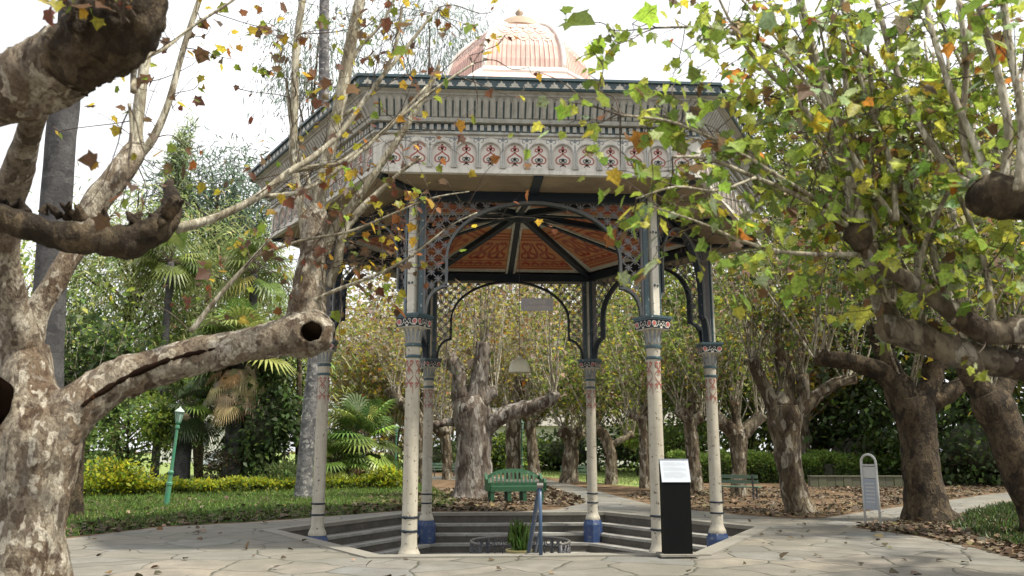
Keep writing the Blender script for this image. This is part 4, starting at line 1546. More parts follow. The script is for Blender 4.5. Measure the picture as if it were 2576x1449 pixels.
for x, y, n, s in [(680, 60, 26, 60), (800, 50, 22, 60), (1000, 60, 22, 70), (1120, 40, 16, 60), (950, 140, 8, 60), (1160, 90, 6, 30), (500, 210, 5, 40), (530, 70, 6, 30), (510, 370, 6, 25), (690, 455, 7, 30), (420, 440, 4, 40), (300, 530, 5, 40),
                   (850, 500, 6, 28), (935, 512, 4, 14), (940, 265, 6, 26), (1040, 490, 4, 12), (530, 690, 14, 50), (700, 690, 9, 40), (380, 600, 5, 40), (620, 620, 6, 50), (330, 720, 5, 60), (440, 280, 5, 60), (150, 330, 4, 30), (590, 150, 6, 50), (590, 220, 5, 50), (860, 865, 2, 6), (1200, 260, 3, 60), (1270, 90, 10, 45), (1330, 170, 8, 45), (1240, 30, 10, 50), (1180, 140, 8, 40), (1100, 90, 10, 50), (520, 760, 12, 70), (650, 160, 8, 50), (735, 180, 5, 40)]:
    cluster(t, x, y, 7.2, n, s)
t.finish('plane', .070, P_LEFT, .05, keep=.5, petiole=.03)

# ---- right foreground tree
base = V((W(2960, 1300, 5.6).x, 5.6, 0))
t = Tree('plane_tree', 'leafy plane tree at the right edge with two thick low limbs and tall shoots', base, 'pollarded plane trees of the park', 'tree', 'bark_mid', 23)
rr = t.r
t.limb([base - V((0, 0, .2)), base + V((0, 0, .8)), W(2930, 1000, 5.6), W(2860, 900, 5.6), W(2800, 870, 5.6)], [.42, .32, .28, .26, .18], 20, .15, 3, 6)
limb(t, [(2860, 900, 70), (2700, 930, 48), (2575, 922, 38), (2480, 905, 37), (2400, 885, 38), (2310, 850, 40), (2245, 825, 40), (2220, 810, 30)], 5.6, 5.9, 18, .2, 6)
limb(t, [(2245, 820, 26), (2218, 760, 24), (2205, 715, 22), (2195, 690, 20)], 5.9, 6.0, 14, .25, 7)
limb(t, [(2850, 870, 50), (2690, 835, 40), (2575, 828, 34), (2475, 836, 32), (2392, 780, 27), (2305, 722, 23), (2225, 672, 21), (2180, 630, 22), (2160, 585, 33), (2150, 555, 14)], 5.6, 5.6, 16, .2, 7)
mbk = MB(); mb2 = MB(); mb3 = MB()
limb(t, [(2720, 520, 60), (2600, 500, 55), (2520, 495, 58), (2465, 492, 50), (2440, 485, 26)], 5.0, 5.0, 18, .3, 8, 6, mbk)
limb(t, [(2165, 630, 18), (2158, 590, 34), (2150, 558, 16)], 5.58, 5.56, 14, .4, 10, 5, mb2)
limb(t, [(2283, 600, 12), (2268, 560, 24), (2262, 530, 12)], 6.0, 6.0, 12, .35, 10, 5, mb3)
for q in (mbk, mb2, mb3): q.build('burr', M['bark_dark'], t.root, smooth=True)
limb(t, [(2850, 870, 50), (2800, 650, 50), (2720, 520, 50)], 5.6, 5.0, 16, .2, 6)
SH = []
sh([(2160, 590, 22), (2140, 480, 18), (2112, 380, 17), (2070, 220, 15), (2040, 120, 13), (2005, -30, 11)], 5.6)
sh([(2262, 550, 15), (2235, 470, 13), (2200, 330, 12), (2165, 200, 11), (2140, 90, 10), (2112, -30, 9)], 6.0)
sh([(2175, 620, 12), (2200, 560, 9), (2195, 480, 9), (2150, 380, 8), (2130, 250, 7), (2120, 100, 6)], 5.7)
sh([(2150, 560, 8), (2050, 500, 7), (1950, 440, 6), (1850, 380, 5), (1700, 310, 4), (1560, 290, 3)], 5.6, 5.2)
sh([(2150, 580, 8), (2000, 490, 7), (1900, 447, 6), (1780, 400, 5), (1690, 395, 3)], 5.6, 5.2)
sh([(2160, 640, 7), (2050, 640, 6), (1950, 630, 5), (1850, 600, 4), (1760, 560, 3), (1640, 520, 2)], 5.6, 5.0)
sh([(2060, 220, 7), (1990, 150, 6), (1890, 100, 5), (1780, 70, 4), (1650, 70, 3)], 5.6, 6.0)
sh([(2112, 380, 7), (2000, 250, 6), (1900, 150, 5), (1840, 60, 4), (1800, -20, 3)], 5.6, 5.6)
sh([(1900, 447, 4), (1800, 480, 4), (1700, 470, 3), (1600, 500, 2)], 5.3, 5.0)
sh([(2220, 760, 9), (2170, 640, 8), (2080, 450, 7), (2000, 280, 6), (1960, 100, 5), (1930, -20, 4)], 6.0, 6.4)
sh([(2490, 470, 12), (2460, 380, 10), (2400, 250, 9), (2350, 100, 8), (2320, -20, 7)], 5.0, 5.4)
sh([(2470, 480, 13), (2400, 440, 11), (2340, 360, 10), (2280, 250, 9), (2230, 100, 8), (2200, -20, 7)], 5.1, 5.8)
sh([(2520, 470, 13), (2535, 320, 11), (2500, 150, 10), (2450, -20, 9)], 5.0)
sh([(2560, 480, 13), (2570, 300, 11), (2540, 130, 10), (2520, -20, 9)], 4.8)
sh([(2450, 470, 10), (2420, 330, 9), (2430, 160, 8), (2410, 0, 7)], 5.2)
sh([(2400, 800, 10), (2350, 650, 9), (2320, 450, 8), (2260, 280, 7), (2180, 140, 6), (2080, 30, 5)], 5.7, 6.2)
sh([(2500, 830, 9), (2480, 680, 8), (2440, 560, 7), (2360, 380, 6), (2300, 300, 5)], 5.6, 5.8)
sh([(2330, 860, 8), (2300, 740, 7), (2240, 620, 6), (2140, 520, 5), (2010, 430, 4), (1930, 400, 3)], 5.8, 6.2)
sh([(2300, 735, 8), (2330, 600, 7), (2390, 470, 6), (2440, 350, 5)], 5.7, 5.4)
for _ in range(26):
    x0, y0 = rr.choice(((2160, 590), (2262, 555), (2470, 480), (2540, 480), (2400, 800), (2300, 730), (2230, 760)))
    k_ = rr.uniform(-.75, .12)
    top_ = rr.uniform(-40, 260)
    pts = [(x0 + rr.gauss(0, 14), y0, rr.uniform(6, 10))]
    for q in (.3, .6, 1):
        pts.append((pts[0][0] + k_ * (y0 - top_) * q ** 1.15 + rr.gauss(0, 10), y0 + (top_ - y0) * q, pts[0][2] * (1 - .55 * q)))
    sh(pts, rr.uniform(5.5, 6.2), rr.uniform(5.4, 7.0), 7)
for P in SH:
    n = len(P)
    for i in range(n - 1):
        for _ in range(3):
            a = P[i].lerp(P[i + 1], rr.random())
            d = (P[i + 1] - P[i]).normalized()
            side = V((rr.gauss(-.15, 1), rr.gauss(0, .8), rr.gauss(0, .8))).normalized()
            t.shoot(a, d * .6 + side, rr.uniform(.3, .95), rr.uniform(.0025, .006), .05, .13, .2, rr.choice((3, 4, 6, 8)), 1, 6, 4, t.twigs)
for x, y, n, s in [(1800, 520, 34, 60), (1850, 590, 30, 60), (1700, 200, 18, 60), (1620, 290, 14, 60), (1760, 250, 20, 60), (1690, 340, 16, 60), (1790, 410, 18, 55), (1560, 420, 8, 50), (1680, 520, 14, 50), (1900, 480, 20, 60), (1880, 380, 18, 60), (1480, 120, 10, 60), (1590, 60, 14, 60), (1950, 560, 16, 60), (1730, 600, 14, 50), (1650, 620, 8, 40), (1600, 540, 8, 40), (1700, 450, 14, 50), (1880, 640, 12, 50), (1760, 660, 8, 40), (1600, 690, 6, 40), (1530, 600, 4, 30),
                   (1420, 60, 16, 60), (1560, 110, 16, 70), (1500, 200, 10, 60), (1350, 180, 6, 50), (1720, 130, 26, 60), (1650, 260, 16, 70), (1500, 310, 10, 60), (1610, 360, 12, 60), (1800, 330, 24, 70), (1900, 240, 30, 80), (1850, 60, 40, 90), (2000, 100, 40, 90), (1980, 300, 30, 80), (2080, 560, 14, 50), (2450, 700, 24, 60), (2380, 620, 18, 60), (2530, 720, 12, 40),
                   (2420, 880, 5, 20), (2460, 890, 4, 20), (2540, 600, 12, 40), (2300, 420, 26, 80), (2180, 300, 30, 90), (2420, 250, 30, 90), (2480, 60, 40, 90), (2300, 80, 40, 100), (2160, 60, 40, 90), (2540, 380, 20, 50), (2050, 420, 18, 70), (2250, 680, 16, 60), (2330, 780, 10, 50)]:
    cluster(t, x, y, 5.5, n, s)
# rest of the crown, unseen beyond the right edge, added to shade the path
hub = W(2850, 870, 5.6)
for e in ((8.6, 9.5, 4.6), (9.6, 7.0, 4.8), (7.4, 5.0, 4.6), (8.6, 11.2, 4.8)):
    e = V(e)
    t.limb([hub, hub.lerp(e, .4) + V((0, 0, .5)), hub.lerp(e, .75) + V((0, 0, .7)), e], [.2, .14, .11, .12], 12, .2, 3, 5)
    for _ in range(34):
        p = hub.lerp(e, rr.uniform(.45, 1.05)) + V((0, 0, .4))
        u = V((rr.gauss(.25, .5), rr.gauss(0, .6), rr.uniform(.35, 1)))
        q = p + u.normalized() * 2.4
        if q.x < .70 * q.y + .4: continue
        t.shoot(p, u, rr.uniform(1.4, 2.6), .02, .2, .06, .1, 40, 4, 7, 5)
t.finish('plane', .080, P_RIGHT, .05, droop=.6, keep=.64, petiole=.045)

# ================================================================== PARK TREES
px_tree('thick gnarled plane tree with fissured grey trunk behind the rounded green bench',
        [(1187, 1254, 62), (1188, 1225, 48), (1190, 1150, 42), (1190, 1080, 42), (1185, 1030, 46), (1180, 1000, 36)],
        [[(1215, 1085, 22), (1245, 1060, 20), (1290, 1035, 19), (1345, 1020, 18), (1385, 1005, 17), (1395, 985, 12)],
         [(1170, 1020, 28), (1155, 980, 20), (1150, 930, 18), (1125, 900, 17)],
         [(1190, 1010, 30), (1205, 960, 22), (1212, 900, 18), (1215, 860, 14)],
         [(1205, 1010, 26), (1228, 990, 20), (1245, 985, 14)],
         [(1160, 1060, 12), (1125, 1062, 10), (1085, 1070, 8)]],
        P_AUT, 31, nsh=46, shl=4.8, nleaf=13, spread=.42, size=.13, keep=.75, kids=3, rsh=.028, barkm='bark_grey')
px_tree('slim leaning plane tree with grey knuckle left of the thick gnarled trunk',
        [(1062, 1215, 20), (1060, 1130, 17), (1050, 1060, 17), (1030, 1020, 16)],
        [[(1030, 1030, 15), (1000, 1005, 14), (985, 975, 18)], [(1050, 1060, 14), (1090, 1055, 12), (1125, 1090, 9)]],
        P_AUT, 33, nsh=34, shl=4.2, nleaf=13, spread=.6, size=.13, keep=.8)
px_tree('brown plane tree trunk directly behind the thick tree near the pale path',
        [(1125, 1206, 14), (1124, 1150, 12), (1118, 1095, 13)], [[(1118, 1095, 11), (1095, 1080, 9), (1080, 1060, 9)], [(1120, 1100, 10), (1135, 1060, 9)]],
        P_AUT, 35, nsh=20, shl=5., nleaf=14, spread=.6, size=.16)
px_tree('straight brown plane trunk left of the dark lantern post',
        [(1291, 1205, 22), (1291, 1150, 19), (1290, 1080, 19), (1300, 1000, 14), (1306, 940, 11)], [[(1296, 1040, 12), (1320, 990, 9), (1340, 950, 8)], [(1290, 1060, 10), (1270, 1010, 8)]],
        P_AUT, 37, nsh=26, shl=5., nleaf=16, spread=.5, size=.16)
px_tree('dark narrow plane trunk right of the dark lantern post',
        [(1345, 1206, 17), (1340, 1150, 13), (1336, 1090, 13), (1338, 1040, 10)], [[(1338, 1060, 9), (1365, 1020, 8)], [(1336, 1060, 9), (1320, 1020, 8)]],
        P_AUT, 39, nsh=26, shl=5., nleaf=16, spread=.55, size=.16)
px_tree('stout grey plane tree with swollen brown head between bench and rear right column',
        [(1432, 1214, 26), (1434, 1180, 19), (1437, 1120, 17), (1437, 1095, 24)], [[(1437, 1098, 18), (1410, 1080, 14)], [(1440, 1098, 18), (1465, 1085, 12)]],
        P_MIDR, 41, nsh=34, shl=4.6, nleaf=18, spread=.75, size=.17)
px_tree('crooked spotted plane tree right of the rear right column',
        [(1537, 1218, 16), (1538, 1170, 14), (1532, 1130, 14), (1520, 1095, 14), (1500, 1078, 12)], [[(1500, 1080, 12), (1485, 1066, 11)], [(1535, 1120, 9), (1565, 1105, 8), (1590, 1090, 8)]],
        P_MIDR, 43, nsh=34, shl=4.4, nleaf=18, spread=.75, size=.17)
px_tree('slender plane tree just left of the front right column',
        [(1622, 1228, 14), (1620, 1150, 11), (1618, 1080, 11), (1610, 1050, 12)], [[(1610, 1055, 10), (1580, 1040, 8)], [(1614, 1060, 10), (1635, 1030, 9)]],
        P_MIDR, 45, nsh=30, shl=4.6, nleaf=18, spread=.7, size=.16)
px_tree('pale patched plane tree right behind the black information stand',
        [(1748, 1236, 22), (1745, 1170, 17), (1738, 1100, 16), (1732, 1050, 18)], [[(1732, 1055, 15), (1705, 1030, 12)], [(1735, 1060, 15), (1765, 1045, 13)], [(1732, 1050, 12), (1735, 1010, 10)]],
        P_MIDR, 47, nsh=40, shl=4.6, nleaf=18, spread=.6, size=.15)
px_tree('forked plane tree with wide dark head right of the right pavilion column',
        [(1860, 1248, 21), (1858, 1190, 19), (1856, 1120, 22), (1855, 1090, 26)], [[(1850, 1095, 20), (1815, 1060, 17), (1785, 1035, 14)], [(1862, 1095, 20), (1895, 1065, 16), (1915, 1040, 13)], [(1855, 1090, 14), (1850, 1040, 10), (1845, 1005, 8)]],
        P_MIDR, 49, nsh=44, shl=4.6, nleaf=18, spread=.5, size=.15)
px_tree('tall brown plane tree leaning left on the leaf litter between right column and hoop sign',
        [(2014, 1290, 42), (2000, 1250, 30), (1986, 1180, 29), (1976, 1110, 33), (1970, 1050, 42), (1968, 1020, 36)],
        [[(1955, 1040, 24), (1928, 985, 18), (1905, 935, 15), (1890, 900, 12)], [(1968, 1030, 30), (1975, 960, 21), (1962, 905, 18), (1950, 880, 16)], [(1995, 1040, 22), (2020, 1000, 16), (2015, 940, 12)], [(1990, 1060, 16), (2060, 990, 15), (2110, 960, 14), (2150, 955, 10)]],
        P_MIDR, 51, nsh=46, shl=4.2, nleaf=20, spread=.45, size=.14)
px_tree('massive dark plane tree right of the hoop sign with low spreading limbs',
        [(2338, 1312, 78), (2326, 1270, 50), (2316, 1190, 44), (2308, 1100, 42), (2296, 1030, 48), (2290, 1000, 44)],
        [[(2275, 1020, 34), (2235, 950, 27), (2160, 915, 22), (2090, 905, 20), (2050, 900, 18)], [(2285, 1010, 34), (2245, 940, 26), (2215, 870, 22), (2205, 820, 18)], [(2310, 1010, 34), (2340, 960, 26), (2345, 900, 20)], [(2310, 1020, 30), (2380, 990, 24), (2440, 950, 18), (2480, 935, 14)]],
        P_MIDR, 53, nsh=50, shl=4.6, nleaf=20, spread=.45, size=.14, barkm='bark_dark')
px_tree('bent dark plane trunk at the right edge beyond the grass tuft',
        [(2640, 1352, 60), (2610, 1280, 46), (2570, 1190, 42), (2535, 1100, 42), (2500, 1020, 48), (2480, 985, 40)],
        [[(2485, 1000, 30), (2440, 950, 22), (2420, 900, 18)], [(2500, 1010, 30), (2540, 930, 22), (2560, 880, 18)]],
        P_MIDR, 55, nsh=36, shl=4.4, nleaf=20, spread=.5, size=.14, barkm='bark_dark')
px_tree('mossy dark trunk on the lawn just right of the foreground trunk',
        [(186, 1300, 24), (190, 1240, 17), (192, 1180, 16), (195, 1100, 18)], [[(195, 1110, 14), (170, 1060, 10)], [(195, 1110, 14), (225, 1060, 10)]],
        P_DARK, 57, nsh=30, shl=2.6, nleaf=24, spread=.6, size=.16, barkm='bark_dark', group='dark garden trees', name='garden_tree')

# ------------------------------------------------------------------ palms
def fan(C, F_, Vv, p, d, up, r, n=22, arc=230, droop=.3, width=.035):
    """one fan leaf: blades radiating from p, facing along d"""
    d, up = V(d).normalized(), V(up)
    x = d.cross(up).normalized()
    nz = x.cross(d)
    i0 = len(Vv)
    for i in range(n):
        a = rad(-arc / 2 + arc * i / (n - 1))
        q = d * math.cos(a) + x * math.sin(a)
        s = q.cross(nz).normalized() * r * width
        L = r * (.75 + .25 * math.cos(a * .7))
        m_ = p + q * L * .6
        e = p + q * L + V((0, 0, -droop * L))
        k = len(Vv)
        Vv += [tuple(p), tuple(m_ + s), tuple(e), tuple(m_ - s)]
        F_.append((k, k + 1, k + 2, k + 3))
        C.append(i)


def fan_palm(label, base, H, tr, nleaf, r, palette, seed, dead=0, cat='palm', droop=.25, low=-.2, name='fan_palm', group=None):
    rd = random.Random(seed)
    nr = np.random.default_rng(seed)
    root = empty(name, base, 0, label, cat, group)
    mb = MB()
    mb.tube([(0, 0, -.1), (.02, 0, H * .5), (0, 0, H)], [tr * 1.2, tr, tr], 12, 0, .12, 4, seed, 5)
    mb.build('trunk', M['bark_palm'], root, smooth=True)
    for nm, cnt, P_, isdead in (('frond', nleaf, palette, 0), ('dry_frond', dead, [(45, (.50, .38, .22)), (35, (.42, .36, .27)), (20, (.28, .18, .09))], 1)):
        if not cnt: continue
        Vv, F_, C = [], [], []
        ml = MB()
        cols = []
        for i in range(cnt):
            a = rd.uniform(0, 2 * math.pi)
            if isdead:
                el = rd.uniform(-1.6, -.6); L = r * rd.uniform(.2, .55); z = H - rd.uniform(.0, .34) * H
            else:
                el = rd.uniform(low, 1.35); L = r * rd.uniform(.5, 1.0); z = H
            u = V((math.cos(a) * math.cos(el), math.sin(a) * math.cos(el), math.sin(el)))
            if isdead: u = V((math.cos(a), math.sin(a), -rd.uniform(.0, .9))).normalized()
            p = V((0, 0, z)) + u * L
            ml.tube([(0, 0, z), V((0, 0, z)) + u * L * .55 + V((0, 0, .06 * L)), p], [.02, .015, .010], 4, sub=2, cap=False)
            f0_ = len(F_)
            fan(C, F_, Vv, p, u + V((0, 0, -.35 if not isdead else -rd.uniform(.4, 1.3))), V((0, 0, 1)) + u * .2, r * (rd.uniform(.55, .8) if not isdead else rd.uniform(.3, .5)), 20, 240 if not isdead else 170, droop if not isdead else .5, .045)
            c = pal(P_, 1, .25, nr)[0]
            cols += [c] * (len(F_) - f0_)
        me = bpy.data.meshes.new(nm)
        me.from_pydata(Vv, [], F_)
        at = me.attributes.new('leafcol', 'FLOAT_COLOR', 'FACE')
        cc = np.ones((len(F_), 4), np.float32); cc[:, :3] = np.array(cols) * np.exp(nr.normal(0, .12, (len(F_), 1)))
        at.data.foreach_set('color', cc.reshape(-1))
        me.materials.append(M['palmleaf'] if not isdead else M['dry'])
        o = bpy.data.objects.new('fronds' if not isdead else 'dry_fronds', me)
        COL.objects.link(o); o.parent = root
        ml.build('leaf_stalks' if not isdead else 'dry_leaf_stalks', M['bark_twig'], o)
    return root


PALM_G = [(50, (.06, .12, .025)), (30, (.12, .20, .035)), (20, (.20, .26, .05))]
PALM_Y = [(40, (.17, .24, .05)), (40, (.25, .30, .08)), (20, (.10, .16, .04))]
fan_palm('tall fan palm with a shaggy skirt of dry tan fronds left of the pavilion', V((W(590, 1180, 33).x, 33, 0)), 5.0, .24, 34, 1.7, PALM_Y, 61, 90, low=-.3)
fan_palm('fan palm with dark trunk and drooping dark fronds behind the bright green lamp post', V((W(455, 1200, 33).x, 33, 0)), 3.0, .3, 34, 1.3, P_DARK, 63, 12, low=-.9)
fan_palm('broad bright green fan palm clump between left column and slim lamp post', V((W(905, 1200, 34).x, 34, 0)), 1.6, .2, 44, 1.5, PALM_G, 65, 4, low=-.6)
fan_palm('smaller fan palm with yellowish tips left of the broad fan palm clump', V((W(845, 1210, 33).x, 33, 0)), .9, .16, 36, 1.1, PALM_G, 67, 4, low=-.5)
for i, (x, y, d, h, sd, lb) in enumerate([(640, 690, 36, 0, 69, 'pale green fan palm crown high left of the pavilion eaves'), (430, 660, 38, 0, 71, 'pale fan palm crown behind the dark broken limb'), (590, 870, 33, 0, 73, 'yellow green fan palm crown above the hollow cut limb')]):
    p = W(x, y, d)
    fan_palm(lb, V((p.x, p.y, 0)), p.z, .16, 34, 1.45, PALM_Y, sd, 0, low=-.6, droop=.4)


def palm_trunk(label, pts, d, fr='bark_palm', seed=1):
    base = V((W(pts[0][0], pts[0][1], d).x, d, 0))
    root = empty('royal_palm', base, 0, label, 'palm')
    mb = MB()
    P = [base - V((0, 0, .1))] + [W(x, y, d) for x, y, _ in pts[1:]]
    mb.tube([p - base for p in P], [r * K(d) for *_, r in pts], 18, 0, .05, 4, seed, 6)
    mb.build('trunk', M[fr], root, smooth=True)
    top = P[-1] - base
    # feathery crown above
    rd = random.Random(seed)
    Pp, Dd = [], []
    ml = MB()
    for i in range(14):
        a = rd.uniform(0, 2 * math.pi)
        q = top.copy(); u = V((math.cos(a) * .6, math.sin(a) * .6, .8))
        st_ = [q.copy()]
        for k_ in range(12):
            u = (u + V((0, 0, -.16))).normalized()
            q = q + u * .25
            st_.append(q.copy())
            sd_ = u.cross(V((0, 0, 1))).normalized()
            for sg in (-1, 1):
                for m_ in range(3):
                    Pp.append(q - u * .08 * m_); Dd.append(sd_ * sg + u * .5 + V((0, 0, -.5)))
        ml.tube(st_, [.03 * (1 - .07 * j) for j in range(13)], 5)
    n = len(Pp)
    nr = np.random.default_rng(seed)
    fo = leaves('fronds', np.array(Pp), np.full(n, .6), np.array(Dd), rdir(n, nr) * .3 + np.array([0, 0, 1]), pal(P_DARK, n, r=nr), 'blade', M['palmleaf'], root)
    ml.build('leaf_stalks', M['bark_twig'], fo)


palm_trunk('smooth dark grey palm trunk rising behind the left foreground tree', [(95, 1330, 46), (112, 1100, 40), (122, 800, 38), (138, 540, 38), (158, 300, 37), (178, 80, 34), (205, -250, 30), (215, -520, 26)], 13.0, seed=3)
palm_trunk('grey palm trunk standing just left of the left pavilion column', [(763, 1256, 24), (767, 1180, 20), (778, 1040, 18), (792, 900, 17), (806, 740, 16), (812, 500, 15), (815, 100, 14), (817, -160, 13), (818, -420, 12)], 26.5, 'bark_palm_grey', seed=5)

# ------------------------------------------------------------------ shrubs, hedges, background trees
def B(x, y, d, rx, ry, rz): 
    p = W(x, y, d)
    return (p.x, p.y, max(p.z, rz * .6)), rx, ry, rz


def mass(name, label, x, y, d, rx, ry, rz, nc, per, size, palette, seed, **kw):
    c, a, b, e = B(x, y, d, rx, ry, rz)
    return bush(name, label, c, a, b, e, nc, per, size, palette, seed, **kw)


g = 'garden shrubs left of the pavilion'
mass('shrub', 'leafy green shrub left of the bright green lamp post', 320, 1110, 34, 2.2, 1.6, 1.7, 90, 40, .16, [(40, (.15, .25, .06)), (40, (.23, .34, .09)), (20, (.06, .11, .03))], 101, group=g)
mass('shrub', 'tall dark big-leaved shrub left of the grey palm trunk', 665, 1060, 33, 1.25, 1.1, 2.3, 100, 40, .24, P_DARK, 103, group=g, core=True)
mass('shrub', 'reddish brown low shrub under the tall dark shrub', 575, 1170, 33, 1.0, .8, .7, 50, 40, .10, [(40, (.10, .08, .04)), (30, (.13, .07, .05)), (30, (.10, .13, .05))], 105, group=g)
mass('shrub', 'small grassy tuft shrub at the foot of the grey palm', 720, 1195, 31.5, .9, .6, .45, 40, 40, .22, [(50, (.08, .14, .04)), (50, (.14, .2, .06))], 107, group=g, kind='blade', droop=-.8)
mass('shrub', 'small yellow green shrub against the dark palm trunk', 400, 1060, 32, .7, .6, .8, 40, 24, .16, [(50, LIME), (50, GREEN)], 109, group=g)
mass('shrub', 'dark leafy shrub right behind the left pavilion column', 720, 980, 35, 1.2, 1.2, 1.6, 60, 30, .18, [(40, DGRN), (40, GREEN), (20, LIME)], 111, group=g)
g2 = 'tall garden trees left of the pavilion'
mass('feathery_tree', 'tall feathery pale green tree behind the broken dark limb', 330, 760, 42, 4.5, 4, 5.2, 330, 46, .40, P_FEATH, 113, cat='tree', group=g2, kind='blade', droop=.9, trunk=.3, hang=.5)
mass('feathery_tree', 'feathery pale green tree under the left eaves of the pavilion', 590, 800, 44, 4.2, 4, 5.6, 320, 46, .40, P_FEATH, 115, cat='tree', group=g2, kind='blade', droop=.9, trunk=.3, hang=.5)
mass('feathery_tree', 'bluish feathery tree tip against the sky left of the eaves', 545, 520, 48, 3.6, 3, 3.2, 110, 50, .5, P_BLUEG, 117, cat='tree', group=g2, kind='blade', droop=.2, trunk=.25)
mass('cypress_tree', 'narrow pale cypress tip rising into the white sky', 450, 440, 46, .6, .6, 3.4, 55, 34, .4, [(50, (.34, .44, .22)), (50, (.26, .36, .16))], 119, cat='tree', group=g2, kind='blade', droop=.3, trunk=.15)
mass('broadleaf_tree', 'broad dark green tree behind the dry palm skirt', 520, 930, 44, 4.0, 3, 2.2, 120, 50, .26, [(30, (.16, .25, .05)), (20, (.07, .13, .035)), (50, (.25, .33, .09))], 121, cat='tree', group=g2, trunk=.25)
mass('broadleaf_tree', 'broad green tree behind the foreground trunk at the left', 240, 980, 37, 3.2, 3, 2.6, 85, 36, .24, [(40, (.19, .30, .05)), (40, (.36, .44, .08)), (20, (.08, .14, .035))], 123, cat='tree', group=g2, trunk=.25)
mass('broadleaf_tree', 'green tree at the far left edge behind the mottled limbs', 20, 860, 34, 3.2, 3, 5.0, 90, 36, .24, [(40, (.19, .30, .05)), (40, (.36, .44, .08)), (20, (.08, .14, .035))], 125, cat='tree', group=g2, trunk=.25)
mass('feathery_tree', 'drooping wispy tree high behind the pavilion roof at the left', 800, 120, 34, 2.6, 2, 2.6, 70, 40, .3, P_WISP, 127, cat='tree', group=g2, stems=5, kind='blade', droop=1.4, trunk=.12, hang=.6)
mass('feathery_tree', 'wispy casuarina hanging over the dome left side', 1080, 90, 40, 3.2, 2, 2.6, 70, 40, .3, P_WISP, 129, cat='tree', group=g2, stems=5, kind='blade', droop=1.4, trunk=.14, hang=.6)

g3 = 'shrubs and trees in the shade on the right'
mass('cedar', 'blue green conifer boughs behind the massive dark tree', 2150, 1030, 47, 4.4, 3, 3.0, 170, 60, .30, [(60, DGRN), (25, (.06, .11, .05)), (15, (.16, .26, .20))], 131, cat='tree', group=g3, kind='blade', droop=.4, trunk=.2)
mass('shrub', 'deep shaded shrub at the right edge behind the bent trunk', 2500, 1120, 36, 3.4, 2.5, 2.2, 150, 40, .22, P_DARK, 133, group=g3, core=True)
mass('broadleaf_tree', 'dark broadleaf tree behind the massive dark tree', 2400, 930, 40, 6.5, 4, 6.0, 260, 50, .30, P_DARK, 135, cat='tree', group=g3, trunk=.3)
mass('broadleaf_tree', 'dark green tree behind the tall leaning brown tree', 2060, 960, 46, 6., 4, 6.5, 240, 50, .30, [(40, DGRN), (40, GREEN), (20, LIME)], 137, cat='tree', group=g3, trunk=.3)
mass('broadleaf_tree', 'olive green tree behind the forked plane tree', 1880, 800, 52, 6.0, 4, 9.5, 330, 44, .32, [(40, (.13, .19, .03)), (40, (.24, .30, .04)), (20, DGRN)], 139, cat='tree', group=g3, trunk=.3)
mass('broadleaf_tree', 'tall yellowing tree high behind the right shoots', 2250, 520, 44, 7.5, 4, 7.5, 300, 44, .28, P_MIDR, 141, cat='tree', group=g3, trunk=.3)
mass('broadleaf_tree', 'tall green tree beyond the right edge of the park', 2600, 560, 36, 6., 4, 8., 300, 44, .26, P_MIDR, 143, cat='tree', group=g3, trunk=.3)
mass('broadleaf_tree', 'tall pale green tree behind the right corner of the eaves', 2060, 420, 46, 5.0, 4, 6.5, 240, 40, .26, P_MIDR, 144, cat='tree', group=g3, trunk=.3)
mass('shrub', 'round bright green shrub behind the information stand', 1700, 1130, 46, 2.2, 1.5, 1.3, 70, 40, .2, [(50, GREEN), (50, (.12, .2, .03))], 145, group=g3)
mass('shrub', 'small yellow leaved shrub beyond the far lawn', 1600, 1095, 48, .9, .8, .8, 30, 24, .24, [(60, (.30, .36, .05)), (40, LIME)], 147, group=g3)
mass('shrub', 'dark shrub on the far edge of the sunny lawn', 1640, 1120, 56, 4.2, 2, 2.4, 110, 40, .26, P_DARK, 149, group=g3, core=True)
mass('shrub', 'mixed green shrub bed behind the stout grey tree', 1400, 1140, 58, 3.6, 2, 1.6, 90, 40, .24, [(40, GREEN), (30, DGRN), (30, (.10, .17, .05))], 151, group=g3, core=True)
mass('shrub', 'dark clipped shrub under the arch left of the thick tree', 1110, 1150, 56, 2.6, 1.5, 1.3, 80, 40, .22, P_DARK, 153, group=g3, core=True)
mass('shrub', 'ferny green shrub between the two trunks behind the bench', 1262, 1140, 52, 2.2, 1.5, 1.4, 70, 40, .26, [(40, GREEN), (30, DGRN), (30, LIME)], 155, group=g3)
mass('shrub', 'yellow sprigged shrub in front of the shaded boulder', 2225, 1125, 40.5, .8, .6, .9, 40, 20, .16, [(60, LIME), (40, GREEN)], 157, group=g3)
g4 = 'autumn trees beyond the pavilion'
